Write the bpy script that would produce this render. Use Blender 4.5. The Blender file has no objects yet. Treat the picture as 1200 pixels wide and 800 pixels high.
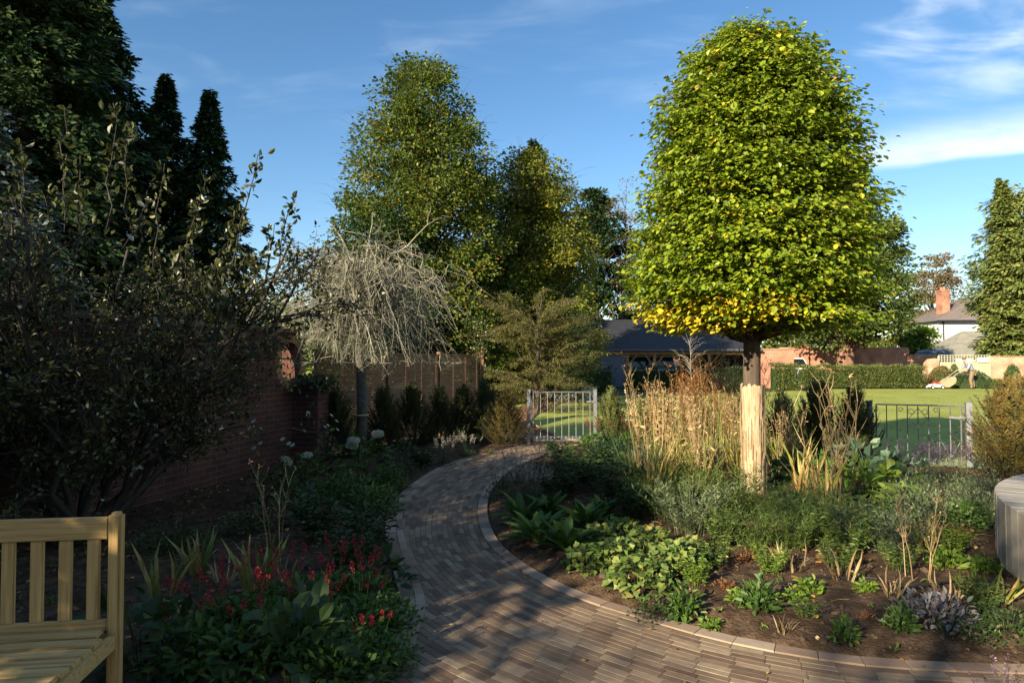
import bpy, bmesh, math
import numpy as np
from mathutils import Vector, Matrix
R = math.radians
S = bpy.context.scene
C = S.collection
F = 780.0                                   # focal length in pixels of the 1200 px photograph
HZ = 421.0
# ---------------------------------------------------------------- camera, sky, sun, exposure
cam = bpy.data.cameras.new('camera'); co = bpy.data.objects.new('camera', cam); C.objects.link(co)
cam.sensor_width = 36; cam.lens = F/1200*36; cam.clip_end = 3000; cam.clip_start = .05
co.location = (0, 0, 1.6); co.rotation_euler = (R(90)+math.atan(21/F), 0, 0)
S.camera = co
SUN_EL = 22.0; TX, TY = .65, .76            # direction the light travels over the ground
w = bpy.data.worlds.new('World'); S.world = w; w.use_nodes = True
nt = w.node_tree; N = nt.nodes; L = nt.links; N.clear()
def nd(t, **k):
    n = N.new(t)
    for a, b in k.items(): setattr(n, a, b)
    return n
sky = nd('ShaderNodeTexSky', sky_type='NISHITA', sun_disc=False)
sky.sun_elevation = R(SUN_EL); sky.sun_rotation = math.atan2(-TX, -TY) % (2*math.pi)
sky.air_density = 1.0; sky.dust_density = .25; sky.ozone_density = 2.0; sky.altitude = 50
tc = nd('ShaderNodeTexCoord'); sx = nd('ShaderNodeSeparateXYZ'); L.new(tc.outputs['Generated'], sx.inputs[0])
def M(op, a, b=None, c=None, clamp=False):
    n = nd('ShaderNodeMath', operation=op); n.use_clamp = clamp
    for i, v in enumerate((a, b, c)):
        if v is None: continue
        if isinstance(v, (int, float)): n.inputs[i].default_value = v
        else: L.new(v, n.inputs[i])
    return n.outputs[0]
def MR(v, a, b, c=0, d=1):
    n = nd('ShaderNodeMapRange', interpolation_type='SMOOTHSTEP'); L.new(v, n.inputs[0])
    for i, k in enumerate((a, b, c, d)): n.inputs[i+1].default_value = k
    return n.outputs[0]
yy = M('MAXIMUM', sx.outputs[1], .02)
u = M('DIVIDE', sx.outputs[0], yy); v = M('DIVIDE', sx.outputs[2], yy)
cb = nd('ShaderNodeCombineXYZ'); L.new(M('MULTIPLY', u, 2.2), cb.inputs[0]); L.new(M('MULTIPLY', v, 9.0), cb.inputs[1])
n1 = nd('ShaderNodeTexNoise'); n1.inputs['Scale'].default_value = 1.6; n1.inputs['Detail'].default_value = 7; n1.inputs['Distortion'].default_value = .5
L.new(cb.outputs[0], n1.inputs['Vector'])
n2 = nd('ShaderNodeTexNoise'); n2.inputs['Scale'].default_value = 6; n2.inputs['Detail'].default_value = 6; n2.inputs['Roughness'].default_value = .65
L.new(cb.outputs[0], n2.inputs['Vector'])
# a band of cirrus low on the right
vb = M('SUBTRACT', v, M('ADD', M('MULTIPLY', M('SUBTRACT', u, .6), .14), .318))
vb = M('ADD', vb, M('MULTIPLY', M('SUBTRACT', n1.outputs[0], .5), .05))
band = M('MULTIPLY', MR(vb, -.034, -.016), MR(vb, .055, -.01))
band = M('MULTIPLY', band, MR(u, .42, .62)); band = M('MULTIPLY', band, MR(n2.outputs[0], .15, .6, .55, 1))
wis = M('MULTIPLY', MR(n1.outputs[0], .42, .75), MR(u, .12, .55)); wis = M('MULTIPLY', wis, MR(v, .36, .44))
thin = M('MULTIPLY', MR(n1.outputs[0], .5, .8, 0, .16), MR(v, .2, .5))
cl = M('ADD', M('MULTIPLY', band, .8), M('MULTIPLY', wis, .62)); cl = M('ADD', cl, thin, clamp=True)
mx = nd('ShaderNodeMix', data_type='RGBA'); L.new(cl, mx.inputs[0])
hs = nd('ShaderNodeHueSaturation'); hs.inputs['Saturation'].default_value = 1.2; hs.inputs['Value'].default_value = 1.0
L.new(sky.outputs[0], hs.inputs['Color']); L.new(hs.outputs[0], mx.inputs[6]); mx.inputs[7].default_value = (6.2, 6.9, 7.6, 1)
bg = nd("ShaderNodeBackground"); bg.inputs[1].default_value = .08; L.new(mx.outputs[2], bg.inputs[0])
ow = nd('ShaderNodeOutputWorld'); L.new(bg.outputs[0], ow.inputs[0])
sl = bpy.data.lights.new('sun', 'SUN'); sl.energy = 5.0; sl.angle = R(.5); sl.color = (1, .86, .64)
so = bpy.data.objects.new('sun', sl); C.objects.link(so)
hl = math.hypot(TX, TY)
so.rotation_euler = Vector((TX/hl, TY/hl, -math.tan(R(SUN_EL)))).to_track_quat('-Z', 'Y').to_euler()
so.location = (-20, -24, 14)
S.view_settings.view_transform = 'Standard'; S.view_settings.look = 'None'; S.view_settings.gamma = 1
S.view_settings.exposure = 1.25
S.cycles.max_bounces = 5; S.cycles.diffuse_bounces = 2; S.cycles.glossy_bounces = 2; S.cycles.transmission_bounces = 3; S.cycles.transparent_max_bounces = 4

def G(px, py, z=0.0):
    d = (1.6-z)*F/(py-HZ); return np.array([(px-600)/F*d, d, z])
def P(px, py, d):
    return np.array([(px-600)/F*d, d, 1.6-(py-HZ)/F*d])
# ---------------------------------------------------------------- materials
def mat(name):
    m = bpy.data.materials.new(name); m.use_nodes = True
    b = m.node_tree.nodes['Principled BSDF']
    b.inputs['Specular IOR Level'].default_value = .3
    return m, m.node_tree.nodes, m.node_tree.links, b
def ramp(ns, cols):
    r = ns.new('ShaderNodeValToRGB'); e = r.color_ramp.elements
    while len(e) < len(cols): e.new(.5)
    for i, (p, c) in enumerate(cols): e[i].position = p; e[i].color = (*c, 1)
    return r
def leafmat(name, cols, trans=.3, rough=.5, spec=.35):
    """leaves: colour by a random value kept per leaf, some light passing through"""
    m, ns, ls, b = mat(name)
    a = ns.new('ShaderNodeAttribute'); a.attribute_name = 'rnd'
    r = ramp(ns, cols); ls.new(a.outputs['Fac'], r.inputs[0]); ls.new(r.outputs[0], b.inputs['Base Color'])
    b.inputs['Roughness'].default_value = rough; b.inputs['Specular IOR Level'].default_value = spec
    t = ns.new('ShaderNodeBsdfTranslucent'); g = ns.new('ShaderNodeMixShader')
    ls.new(r.outputs[0], t.inputs[0]); g.inputs[0].default_value = trans
    ls.new(b.outputs[0], g.inputs[1]); ls.new(t.outputs[0], g.inputs[2])
    ls.new(g.outputs[0], ns['Material Output'].inputs[0]); return m
def noisemat(name, cols, scale=8, detail=6, rough=.8, bump=.3, bscale=None, stretch=None, spec=.25, metal=0, dist=.02, space='Object'):
    m, ns, ls, b = mat(name)
    t = ns.new('ShaderNodeTexCoord'); mp = ns.new('ShaderNodeMapping'); ls.new(t.outputs[space], mp.inputs[0])
    if stretch: mp.inputs['Scale'].default_value = stretch
    n = ns.new('ShaderNodeTexNoise'); n.inputs['Scale'].default_value = scale; n.inputs['Detail'].default_value = detail
    n.inputs['Roughness'].default_value = .62
    ls.new(mp.outputs[0], n.inputs['Vector']); r = ramp(ns, cols); ls.new(n.outputs[0], r.inputs[0]); ls.new(r.outputs[0], b.inputs['Base Color'])
    b.inputs['Roughness'].default_value = rough; b.inputs['Specular IOR Level'].default_value = spec; b.inputs['Metallic'].default_value = metal
    if bump:
        n2 = n
        if bscale:
            n2 = ns.new('ShaderNodeTexNoise'); n2.inputs['Scale'].default_value = bscale; n2.inputs['Detail'].default_value = 6; ls.new(mp.outputs[0], n2.inputs['Vector'])
        bp = ns.new('ShaderNodeBump'); bp.inputs['Strength'].default_value = bump; bp.inputs['Distance'].default_value = dist
        ls.new(n2.outputs[0], bp.inputs['Height']); ls.new(bp.outputs[0], b.inputs['Normal'])
    return m
def brickmat(name, c1, c2, mortar, scale=1.0, vary=None, bump=.5):
    m, ns, ls, b = mat(name)
    t = ns.new('ShaderNodeTexCoord'); s = ns.new('ShaderNodeSeparateXYZ'); ls.new(t.outputs['Object'], s.inputs[0])
    ad = ns.new('ShaderNodeMath'); ls.new(s.outputs[0], ad.inputs[0]); ls.new(s.outputs[1], ad.inputs[1])
    cb = ns.new('ShaderNodeCombineXYZ'); ls.new(ad.outputs[0], cb.inputs[0]); ls.new(s.outputs[2], cb.inputs[1])
    n = ns.new('ShaderNodeTexNoise'); n.inputs['Scale'].default_value = 14; n.inputs['Detail'].default_value = 5; ls.new(t.outputs['Object'], n.inputs['Vector'])
    va = ns.new('ShaderNodeVectorMath'); va.operation = 'MULTIPLY_ADD'; va.inputs[1].default_value = (.012, .012, .012)
    ls.new(n.outputs['Color'], va.inputs[0]); ls.new(cb.outputs[0], va.inputs[2])
    k = ns.new('ShaderNodeTexBrick'); ls.new(va.outputs[0], k.inputs['Vector'])
    k.inputs['Scale'].default_value = scale; k.inputs['Brick Width'].default_value = .225; k.inputs['Row Height'].default_value = .075
    k.inputs['Mortar Size'].default_value = .006; k.inputs['Mortar Smooth'].default_value = .2; k.inputs['Bias'].default_value = -.1
    k.inputs['Color1'].default_value = (*c1, 1); k.inputs['Color2'].default_value = (*c2, 1); k.inputs['Mortar'].default_value = (*mortar, 1)
    n3 = ns.new('ShaderNodeTexNoise'); n3.inputs['Scale'].default_value = 1.3; n3.inputs['Detail'].default_value = 8; ls.new(t.outputs['Object'], n3.inputs['Vector'])
    mr = ns.new('ShaderNodeMapRange'); mr.inputs[1].default_value = .3; mr.inputs[2].default_value = .7; mr.inputs[3].default_value = .55; mr.inputs[4].default_value = 1.3; ls.new(n3.outputs[0], mr.inputs[0])
    mm = ns.new('ShaderNodeVectorMath'); mm.operation = 'SCALE'; ls.new(k.outputs[0], mm.inputs[0]); ls.new(mr.outputs[0], mm.inputs['Scale'])
    ls.new(mm.outputs[0], b.inputs['Base Color']); b.inputs['Roughness'].default_value = .9
    bp = ns.new('ShaderNodeBump'); bp.inputs['Strength'].default_value = bump; bp.inputs['Distance'].default_value = .01; bp.invert = True
    ls.new(k.outputs['Fac'], bp.inputs['Height']); ls.new(bp.outputs[0], b.inputs['Normal']); return m
def attrmat(name, cols, rough=.8, nscale=30, bump=.3, spec=.25, amt=.25):
    """colour by the random value kept per piece plus a fine noise"""
    m, ns, ls, b = mat(name)
    a = ns.new('ShaderNodeAttribute'); a.attribute_name = 'rnd'
    t = ns.new('ShaderNodeTexCoord'); n = ns.new('ShaderNodeTexNoise'); n.inputs['Scale'].default_value = nscale; n.inputs['Detail'].default_value = 6
    ls.new(t.outputs['Object'], n.inputs['Vector'])
    k = ns.new('ShaderNodeMath'); k.operation = 'MULTIPLY_ADD'; ls.new(n.outputs[0], k.inputs[0]); k.inputs[1].default_value = amt*2; k.inputs[2].default_value = -amt
    s = ns.new('ShaderNodeMath'); ls.new(a.outputs['Fac'], s.inputs[0]); ls.new(k.outputs[0], s.inputs[1])
    r = ramp(ns, cols); ls.new(s.outputs[0], r.inputs[0]); ls.new(r.outputs[0], b.inputs['Base Color'])
    b.inputs['Roughness'].default_value = rough; b.inputs['Specular IOR Level'].default_value = spec
    bp = ns.new('ShaderNodeBump'); bp.inputs['Strength'].default_value = bump; bp.inputs['Distance'].default_value = .005
    ls.new(n.outputs[0], bp.inputs['Height']); ls.new(bp.outputs[0], b.inputs['Normal']); return m
def plain(name, c, rough=.6, metal=0, spec=.3):
    return noisemat(name, [(.3, tuple(x*.82 for x in c)), (.7, tuple(min(1, x*1.12) for x in c))], scale=6, rough=rough, bump=.08, metal=metal, spec=spec)

lm = {}
lm['lime'] = leafmat('lime_leaf', [(0, (.09, .15, .012)), (.3, (.17, .25, .016)), (.68, (.29, .36, .022)), (.90, (.44, .44, .03)), (.96, (.52, .36, .03)), (1, (.36, .15, .03))], trans=.35, rough=.42, spec=.45)
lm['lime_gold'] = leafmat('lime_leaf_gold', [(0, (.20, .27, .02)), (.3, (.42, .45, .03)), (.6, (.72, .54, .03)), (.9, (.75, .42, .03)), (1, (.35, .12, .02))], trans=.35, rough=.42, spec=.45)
lm['beech'] = leafmat('beech_leaf', [(0, (.035, .075, .012)), (.5, (.075, .12, .016)), (.75, (.13, .15, .018)), (.92, (.24, .18, .03)), (1, (.26, .10, .03))], trans=.3)
lm['maple'] = leafmat('maple_leaf', [(0, (.06, .10, .012)), (.4, (.15, .18, .02)), (.7, (.30, .26, .03)), (1, (.36, .18, .03))], trans=.3)
lm['autumn'] = leafmat('autumn_leaf', [(0, (.045, .09, .012)), (.4, (.10, .15, .018)), (.68, (.19, .20, .025)), (.88, (.34, .24, .035)), (1, (.34, .14, .04))], trans=.3)
lm['conifer'] = leafmat('conifer_leaf', [(0, (.018, .040, .014)), (.6, (.035, .066, .02)), (1, (.07, .10, .025))], trans=.1, rough=.6, spec=.2)
lm['blue'] = leafmat('spruce_leaf', [(0, (.03, .05, .045)), (1, (.08, .12, .11))], trans=.1)
lm['cedar'] = leafmat('cedar_leaf', [(0, (.09, .13, .03)), (.6, (.18, .22, .05)), (.9, (.27, .26, .07)), (1, (.2, .15, .06))], trans=.15)
lm['oak'] = leafmat('yew_tree_leaf', [(0, (.045, .075, .015)), (.6, (.09, .125, .025)), (1, (.16, .17, .035))], trans=.2)
lm['pale'] = leafmat('feather_leaf', [(0, (.10, .11, .025)), (.6, (.17, .17, .045)), (1, (.24, .20, .07))], trans=.3)
lm['birch'] = leafmat('birch_leaf', [(0, (.14, .12, .04)), (.5, (.24, .17, .07)), (1, (.32, .22, .10))], trans=.3)
lm['yew'] = leafmat('yew_needle', [(0, (.022, .045, .012)), (.6, (.05, .08, .02)), (.9, (.10, .11, .025)), (1, (.17, .11, .03))], trans=.12)
lm['yewlight'] = leafmat('yew_new_growth', [(0, (.05, .08, .02)), (.6, (.11, .14, .03)), (1, (.20, .18, .05))], trans=.2)
lm['yewrust'] = leafmat('rusty_hedge_leaf', [(0, (.06, .07, .018)), (.5, (.13, .12, .025)), (1, (.26, .14, .04))], trans=.2)
lm['shrub'] = leafmat('silver_backed_leaf', [(0, (.022, .028, .009)), (.6, (.055, .063, .016)), (.93, (.14, .14, .035)), (.965, (.34, .35, .22)), (1, (.48, .49, .36))], trans=.25, rough=.42, spec=.3)
lm['green'] = leafmat('green_leaf', [(0, (.035, .08, .014)), (.6, (.07, .14, .022)), (1, (.13, .20, .035))], trans=.3)
lm['meadow'] = leafmat('meadow_leaf', [(0, (.05, .09, .02)), (.6, (.11, .17, .035)), (1, (.22, .26, .07))], trans=.3)
lm['bright'] = leafmat('bright_leaf', [(0, (.08, .15, .02)), (.6, (.16, .26, .03)), (1, (.30, .36, .06))], trans=.35)
lm['dark'] = leafmat('dark_leaf', [(0, (.02, .045, .012)), (.6, (.04, .075, .018)), (1, (.08, .10, .025))], trans=.25)
lm['teal'] = leafmat('blue_green_leaf', [(0, (.05, .10, .06)), (.6, (.10, .17, .10)), (1, (.18, .26, .15))], trans=.25)
lm['sage'] = leafmat('grey_green_leaf', [(0, (.09, .13, .055)), (.6, (.16, .20, .09)), (1, (.28, .30, .16))], trans=.25)
lm['heuchera'] = leafmat('lobed_leaf', [(0, (.06, .12, .03)), (.5, (.13, .20, .04)), (.85, (.27, .31, .08)), (1, (.36, .16, .06))], trans=.3)
lm['silver'] = leafmat('silver_purple_leaf', [(0, (.08, .06, .07)), (.5, (.17, .155, .155)), (1, (.34, .33, .31))], trans=.1)
lm['rust'] = leafmat('rusty_seed_head', [(0, (.13, .05, .018)), (.5, (.26, .11, .035)), (1, (.42, .22, .07))], trans=.3)
lm['straw'] = leafmat('straw_stem', [(0, (.20, .13, .06)), (.5, (.36, .25, .11)), (1, (.52, .40, .22))], trans=.15)
lm['grass'] = leafmat('grass_blade', [(0, (.08, .13, .02)), (.5, (.18, .22, .04)), (.8, (.36, .30, .09)), (1, (.45, .28, .10))], trans=.3)
lm['paleblade'] = leafmat('pale_blade', [(0, (.28, .30, .06)), (.5, (.50, .44, .15)), (1, (.60, .35, .14))], trans=.3)
lm['red'] = leafmat('red_flower', [(0, (.16, .006, .015)), (.6, (.33, .012, .03)), (1, (.52, .05, .06))], trans=.2)
lm['white'] = leafmat('white_flower', [(0, (.35, .37, .26)), (1, (.62, .64, .5))], trans=.2)
lm['cream'] = leafmat('cream_flower', [(0, (.28, .30, .16)), (1, (.55, .52, .35))], trans=.2)
lm['purple'] = leafmat('purple_spike', [(0, (.09, .05, .09)), (1, (.24, .15, .22))], trans=.1)
lm['greyspike'] = leafmat('grey_spike', [(0, (.20, .17, .13)), (1, (.42, .38, .32))], trans=.1)
lm['twig'] = leafmat('bare_twig', [(0, (.10, .095, .06)), (.5, (.21, .195, .135)), (1, (.36, .335, .25))], trans=0)
lm['fallen'] = leafmat('fallen_leaf', [(0, (.14, .06, .02)), (.5, (.32, .16, .05)), (.85, (.50, .30, .06)), (1, (.55, .42, .2))], trans=.1)
bark = noisemat('bark', [(.3, (.05, .035, .025)), (.7, (.14, .105, .075))], scale=14, stretch=(1, 1, .2), bump=.8, dist=.03)
barkred = noisemat('red_bark', [(.3, (.13, .06, .035)), (.7, (.30, .17, .11))], scale=5, stretch=(1, 1, .25), bump=.8, dist=.05)
darkbark = noisemat('dark_bark', [(.3, (.03, .025, .02)), (.7, (.075, .06, .045))], scale=14, stretch=(1, 1, .2), bump=.6)
palebark = noisemat('pale_bark', [(.3, (.16, .14, .11)), (.7, (.36, .33, .27))], scale=14, stretch=(1, 1, .3), bump=.3)

# ---------------------------------------------------------------- mesh helpers
class MB:
    """collects vertices, faces and a random value per vertex; build() links ONE mesh object"""
    def __init__(s): s.v = []; s.f = {}; s.r = []; s.n = 0
    def add(s, V, Fs, r=.5):
        V = np.asarray(V, float).reshape(-1, 3); s.v.append(V)
        s.r.append(np.full(len(V), r) if np.isscalar(r) else np.asarray(r, float))
        if isinstance(Fs, np.ndarray): Fs = {Fs.shape[1]: Fs}
        elif isinstance(Fs, list):
            d = {}
            for f in Fs: d.setdefault(len(f), []).append(f)
            Fs = {k: np.array(a) for k, a in d.items()}
        for k, a in Fs.items(): s.f.setdefault(k, []).append(a+s.n)
        s.n += len(V); return s
    def data(s, name, smooth=False):
        me = bpy.data.meshes.new(name)
        V = np.concatenate(s.v); me.vertices.add(len(V)); me.vertices.foreach_set('co', V.ravel())
        loops = []; starts = []; tot = []; o = 0
        for k, a in s.f.items():
            a = np.concatenate(a); loops.append(a.ravel()); starts.append(o+np.arange(len(a))*k); tot.append(np.full(len(a), k)); o += a.size
        loops = np.concatenate(loops); starts = np.concatenate(starts)
        me.loops.add(len(loops)); me.loops.foreach_set('vertex_index', loops.astype(np.int32))
        me.polygons.add(len(starts)); me.polygons.foreach_set('loop_start', starts.astype(np.int32))
        me.polygons.foreach_set('loop_total', np.concatenate(tot).astype(np.int32))
        me.polygons.foreach_set('use_smooth', np.full(len(starts), bool(smooth)))
        at = me.attributes.new('rnd', 'FLOAT', 'POINT'); at.data.foreach_set('value', np.concatenate(s.r).astype(np.float32))
        me.update(calc_edges=True); me.validate(); return me
    def build(s, name, m, parent=None, smooth=False):
        return link(name, s.data(name, smooth), m, parent)
    # shapes
    def box(s, c, d, rot=None, r=.5, taper=1):
        x, y, z = np.array(d)/2
        V = np.array([[-x, -y, -z], [x, -y, -z], [x, y, -z], [-x, y, -z], [-x*taper, -y*taper, z], [x*taper, -y*taper, z], [x*taper, y*taper, z], [-x*taper, y*taper, z]])
        if rot is not None: V = V@np.array(rot).T
        return s.add(V+np.array(c), np.array([[0, 3, 2, 1], [4, 5, 6, 7], [0, 1, 5, 4], [1, 2, 6, 5], [2, 3, 7, 6], [3, 0, 4, 7]]), r)
    def tube(s, pts, rad, k=5, r=.5, cap=True):
        pts = np.asarray(pts, float); n = len(pts); rad = np.broadcast_to(np.asarray(rad, float), (n,))
        T = np.gradient(pts, axis=0); T /= np.linalg.norm(T, axis=1)[:, None]+1e-9
        ref = np.array([0, 0, 1.]) if abs(T[:, 2]).mean() < .9 else np.array([1., 0, 0])
        A = np.cross(T, ref); A /= np.linalg.norm(A, axis=1)[:, None]+1e-9; B = np.cross(T, A)
        th = np.arange(k)*2*np.pi/k
        V = pts[:, None]+(A[:, None]*np.cos(th)[None, :, None]+B[:, None]*np.sin(th)[None, :, None])*rad[:, None, None]
        i = np.arange(n-1)[:, None]*k; j = np.arange(k)[None]; j2 = (j+1) % k
        Q = np.stack([i+j, i+j2, i+k+j2, i+k+j], -1).reshape(-1, 4); fs = {4: Q}
        if cap and k > 2: fs[k] = np.array([list(range(k))[::-1], [(n-1)*k+a for a in range(k)]]) if k != 4 else None
        if cap and k == 4: fs = {4: np.concatenate([Q, [[3, 2, 1, 0], [(n-1)*4, (n-1)*4+1, (n-1)*4+2, (n-1)*4+3]]])}
        return s.add(V.reshape(-1, 3), fs, r)
    def prism(s, poly, z0, z1, r=.5):
        n = len(poly); p = np.asarray(poly, float)
        V = np.concatenate([np.c_[p, np.full(n, z0)], np.c_[p, np.full(n, z1)]])
        return s.add(V, [[(i+1) % n, i, i+n, (i+1) % n+n][::-1] for i in range(n)]+[list(range(n))[::-1], list(range(n, 2*n))], r)
    def ell(s, c, rad, nu=10, nv=7, r=.5, jit=0, rng=None):
        th = np.linspace(0, 2*np.pi, nu, endpoint=False); ph = np.linspace(-np.pi/2, np.pi/2, nv)[1:-1]
        V = [[0, 0, -1]]+[[math.cos(p)*math.cos(t), math.cos(p)*math.sin(t), math.sin(p)] for p in ph for t in th]+[[0, 0, 1]]
        V = np.array(V)
        if jit: V = V*(1+rng.normal(0, jit, (len(V), 1)))
        m = len(ph); fs = [[0, 1+(j+1) % nu, 1+j] for j in range(nu)]
        for i in range(m-1): fs += [[1+i*nu+j, 1+i*nu+(j+1) % nu, 1+(i+1)*nu+(j+1) % nu, 1+(i+1)*nu+j] for j in range(nu)]
        fs += [[1+(m-1)*nu+j, 1+(m-1)*nu+(j+1) % nu, 1+m*nu] for j in range(nu)]
        return s.add(V*np.array(rad)+np.array(c), fs, r)
    def leaves(s, Pt, D, Nn, Ln, W, kind='oval', r=None, rng=None, curl=.15):
        n = len(Pt)
        if n == 0: return s
        D = D/(np.linalg.norm(D, axis=1)[:, None]+1e-9); Sd = np.cross(D, Nn); Sd /= np.linalg.norm(Sd, axis=1)[:, None]+1e-9; Nn = np.cross(Sd, D)
        Ln = np.broadcast_to(Ln, (n,)); W = np.broadcast_to(W, (n,))
        if kind == 'oval': T = [(0, 0, 0), (-.5, .35, curl), (-.4, .72, curl*.8), (0, 1, -.05), (.4, .72, curl*.8), (.5, .35, curl)]; fs = [(0, 1, 2, 3), (0, 3, 4, 5)]
        elif kind == 'dia': T = [(0, 0, 0), (-.5, .5, 0), (0, 1, 0), (.5, .5, 0)]; fs = [(0, 1, 2, 3)]
        elif kind == 'tri': T = [(-.5, 0, 0), (.5, 0, 0), (0, 1, 0)]; fs = [(0, 1, 2)]
        elif kind == 'lobe': T = [(0, 0, 0), (-.5, .1, .06), (-.55, .5, .1), (-.25, .62, .02), (0, 1, -.06), (.25, .62, .02), (.55, .5, .1), (.5, .1, .06)]; fs = [(0, 1, 2, 3), (0, 3, 4, 5), (0, 5, 6, 7)]
        elif kind == 'blade': T = [(-.3, 0, 0), (.3, 0, 0), (.5, .35, .03), (-.5, .35, .03), (.42, .7, -.05), (-.42, .7, -.05), (0, 1, -.22)]; fs = [(0, 1, 2, 3), (3, 2, 4, 5), (5, 4, 6)]
        elif kind == 'long': T = [(0, 0, 0), (-.35, .25, .05), (-.5, .55, .04), (-.35, .82, -.06), (0, 1, -.18), (.35, .82, -.06), (.5, .55, .04), (.35, .25, .05), (0, .55, -.03)]; fs = [(0, 1, 2, 8), (2, 3, 4, 8), (8, 4, 5, 6), (0, 8, 6, 7)]
        T = np.array(T, float); k = len(T)
        V = Pt[:, None]+Sd[:, None]*(T[None, :, 0, None]*W[:, None, None])+D[:, None]*(T[None, :, 1, None]*Ln[:, None, None])+Nn[:, None]*(T[None, :, 2, None]*Ln[:, None, None])
        if r is None: r = rng.random(n)
        d = {}
        for f in fs: d.setdefault(len(f), []).append(f)
        off = (np.arange(n)*k)[:, None, None]
        return s.add(V.reshape(-1, 3), {q: (np.array(a)[None]+off).reshape(-1, q) for q, a in d.items()}, np.repeat(r, k))
def link(name, me, m, parent=None):
    o = bpy.data.objects.new(name, me); C.objects.link(o)
    if m is not None and len(me.materials) == 0:
        for q in (m if isinstance(m, (list, tuple)) else [m]): me.materials.append(q)
    if parent is not None: o.parent = parent
    return o
def tag(o, label=None, cat=None, group=None, kind=None):
    for k, v in (('label', label), ('category', cat), ('group', group), ('kind', kind)):
        if v: o[k] = v
    return o
def empty(name, loc, label, cat, group=None, rz=0, sc=1):
    o = bpy.data.objects.new(name, None); C.objects.link(o); o.location = loc; o.rotation_euler = (0, 0, rz); o.scale = (sc,)*3; o.empty_display_size = .1
    return tag(o, label, cat, group)
def place(proto, loc, rz=0, sc=1, label=None, cat=None, group=None):
    """proto = (name, [(part name, mesh data)]) -> a thing made of its own objects, sharing mesh data"""
    name, parts = proto
    if len(parts) == 1:
        o = bpy.data.objects.new(name, parts[0][1]); C.objects.link(o)
    else:
        o = bpy.data.objects.new(name, None); C.objects.link(o); o.empty_display_size = .1
        for pn, me in parts:
            c = bpy.data.objects.new(pn, me); C.objects.link(c); c.parent = o
    o.location = loc; o.rotation_euler = (0, 0, rz); o.scale = (sc,)*3 if np.isscalar(sc) else sc
    return tag(o, label, cat, group)
def struct(o): o['kind'] = 'structure'; return o
def rnd3(rng, n):
    a = rng.normal(size=(n, 3)); return a/np.linalg.norm(a, axis=1)[:, None]
def rotz(a): c, s_ = math.cos(a), math.sin(a); return np.array([[c, -s_, 0], [s_, c, 0], [0, 0, 1]])
def spline(p, n=12):
    p = np.asarray(p, float); q = np.concatenate([[2*p[0]-p[1]], p, [2*p[-1]-p[-2]]]); out = []
    for i in range(len(p)-1):
        a, b, c, d = q[i:i+4]
        for t in np.linspace(0, 1, n, endpoint=False):
            out.append(.5*((2*b)+(-a+c)*t+(2*a-5*b+4*c-d)*t*t+(-a+3*b-3*c+d)*t**3))
    out.append(p[-1]); return np.array(out)
def resample(p, step):
    s_ = np.r_[0, np.cumsum(np.linalg.norm(np.diff(p, axis=0), axis=1))]; n = max(2, int(s_[-1]/step)+1)
    t = np.linspace(0, s_[-1], n); return np.stack([np.interp(t, s_, p[:, i]) for i in range(p.shape[1])], 1)

# ---------------------------------------------------------------- ground, beds, path, lawn
RE = [(3.2, 17), (2.2, 14.6), (1.36, 12.6), (.571, 11.14), (0, 9.67), (-.215, 8.38), (-.265, 7.38), (-.206, 6.43), (-.073, 5.7), (.132, 5.16), (.309, 4.82), (.573, 4.47), (.862, 4.2), (1.16, 3.94), (1.446, 3.76), (1.84, 3.60), (2.27, 3.535), (2.8, 3.51), (4.2, 3.55), (6.0, 3.9)]
RE = RE[2:]
LE = [(.232, 12.5), (-.151, 11.77), (-.76, 10.76), (-1.115, 9.67), (-1.29, 8.38), (-1.325, 7.38), (-1.25, 6.6), (-1.06, 5.7), (-.886, 5.01), (-.732, 4.39), (-.715, 4.04), (-.72, 3.57), (-.86, 3.2), (-1.3, 2.85), (-2.0, 2.62), (-3.4, 2.4), (-5, 2.3)]
Rc = resample(spline(RE), .02); Lc = resample(spline(LE), .02)
def side(c, pts):
    """signed distance of points to polyline c (positive on its left)"""
    pts = np.asarray(pts)[:, :2]; out = np.empty(len(pts)); cc = c[::4]
    for i in range(0, len(pts), 4000):
        q = pts[i:i+4000]; d = ((q[:, None]-cc[None])**2).sum(-1); j = np.clip(d.argmin(1), 0, len(cc)-2)
        t = cc[np.minimum(j+1, len(cc)-1)]-cc[np.maximum(j-1, 0)]; e = q-cc[j]
        out[i:i+4000] = np.sign(t[:, 0]*e[:, 1]-t[:, 1]*e[:, 0])*np.sqrt(d.min(1))
    return out
rng = np.random.default_rng(3)
from mathutils import noise as mnoise
def fbm(x, y, s, o=4): return mnoise.fractal(Vector((x*s, y*s, 3.1)), 1.0, 2.0, o)
# far ground
g = MB(); g.add([[-900, -300, -.04], [900, -300, -.04], [900, 1500, -.04], [-900, 1500, -.04]], np.array([[0, 1, 2, 3]]))
ground = struct(g.build('ground', noisemat('rough_ground', [(.3, (.05, .055, .02)), (.7, (.09, .10, .03))], scale=1.2, bump=.5, dist=.05)))
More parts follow.
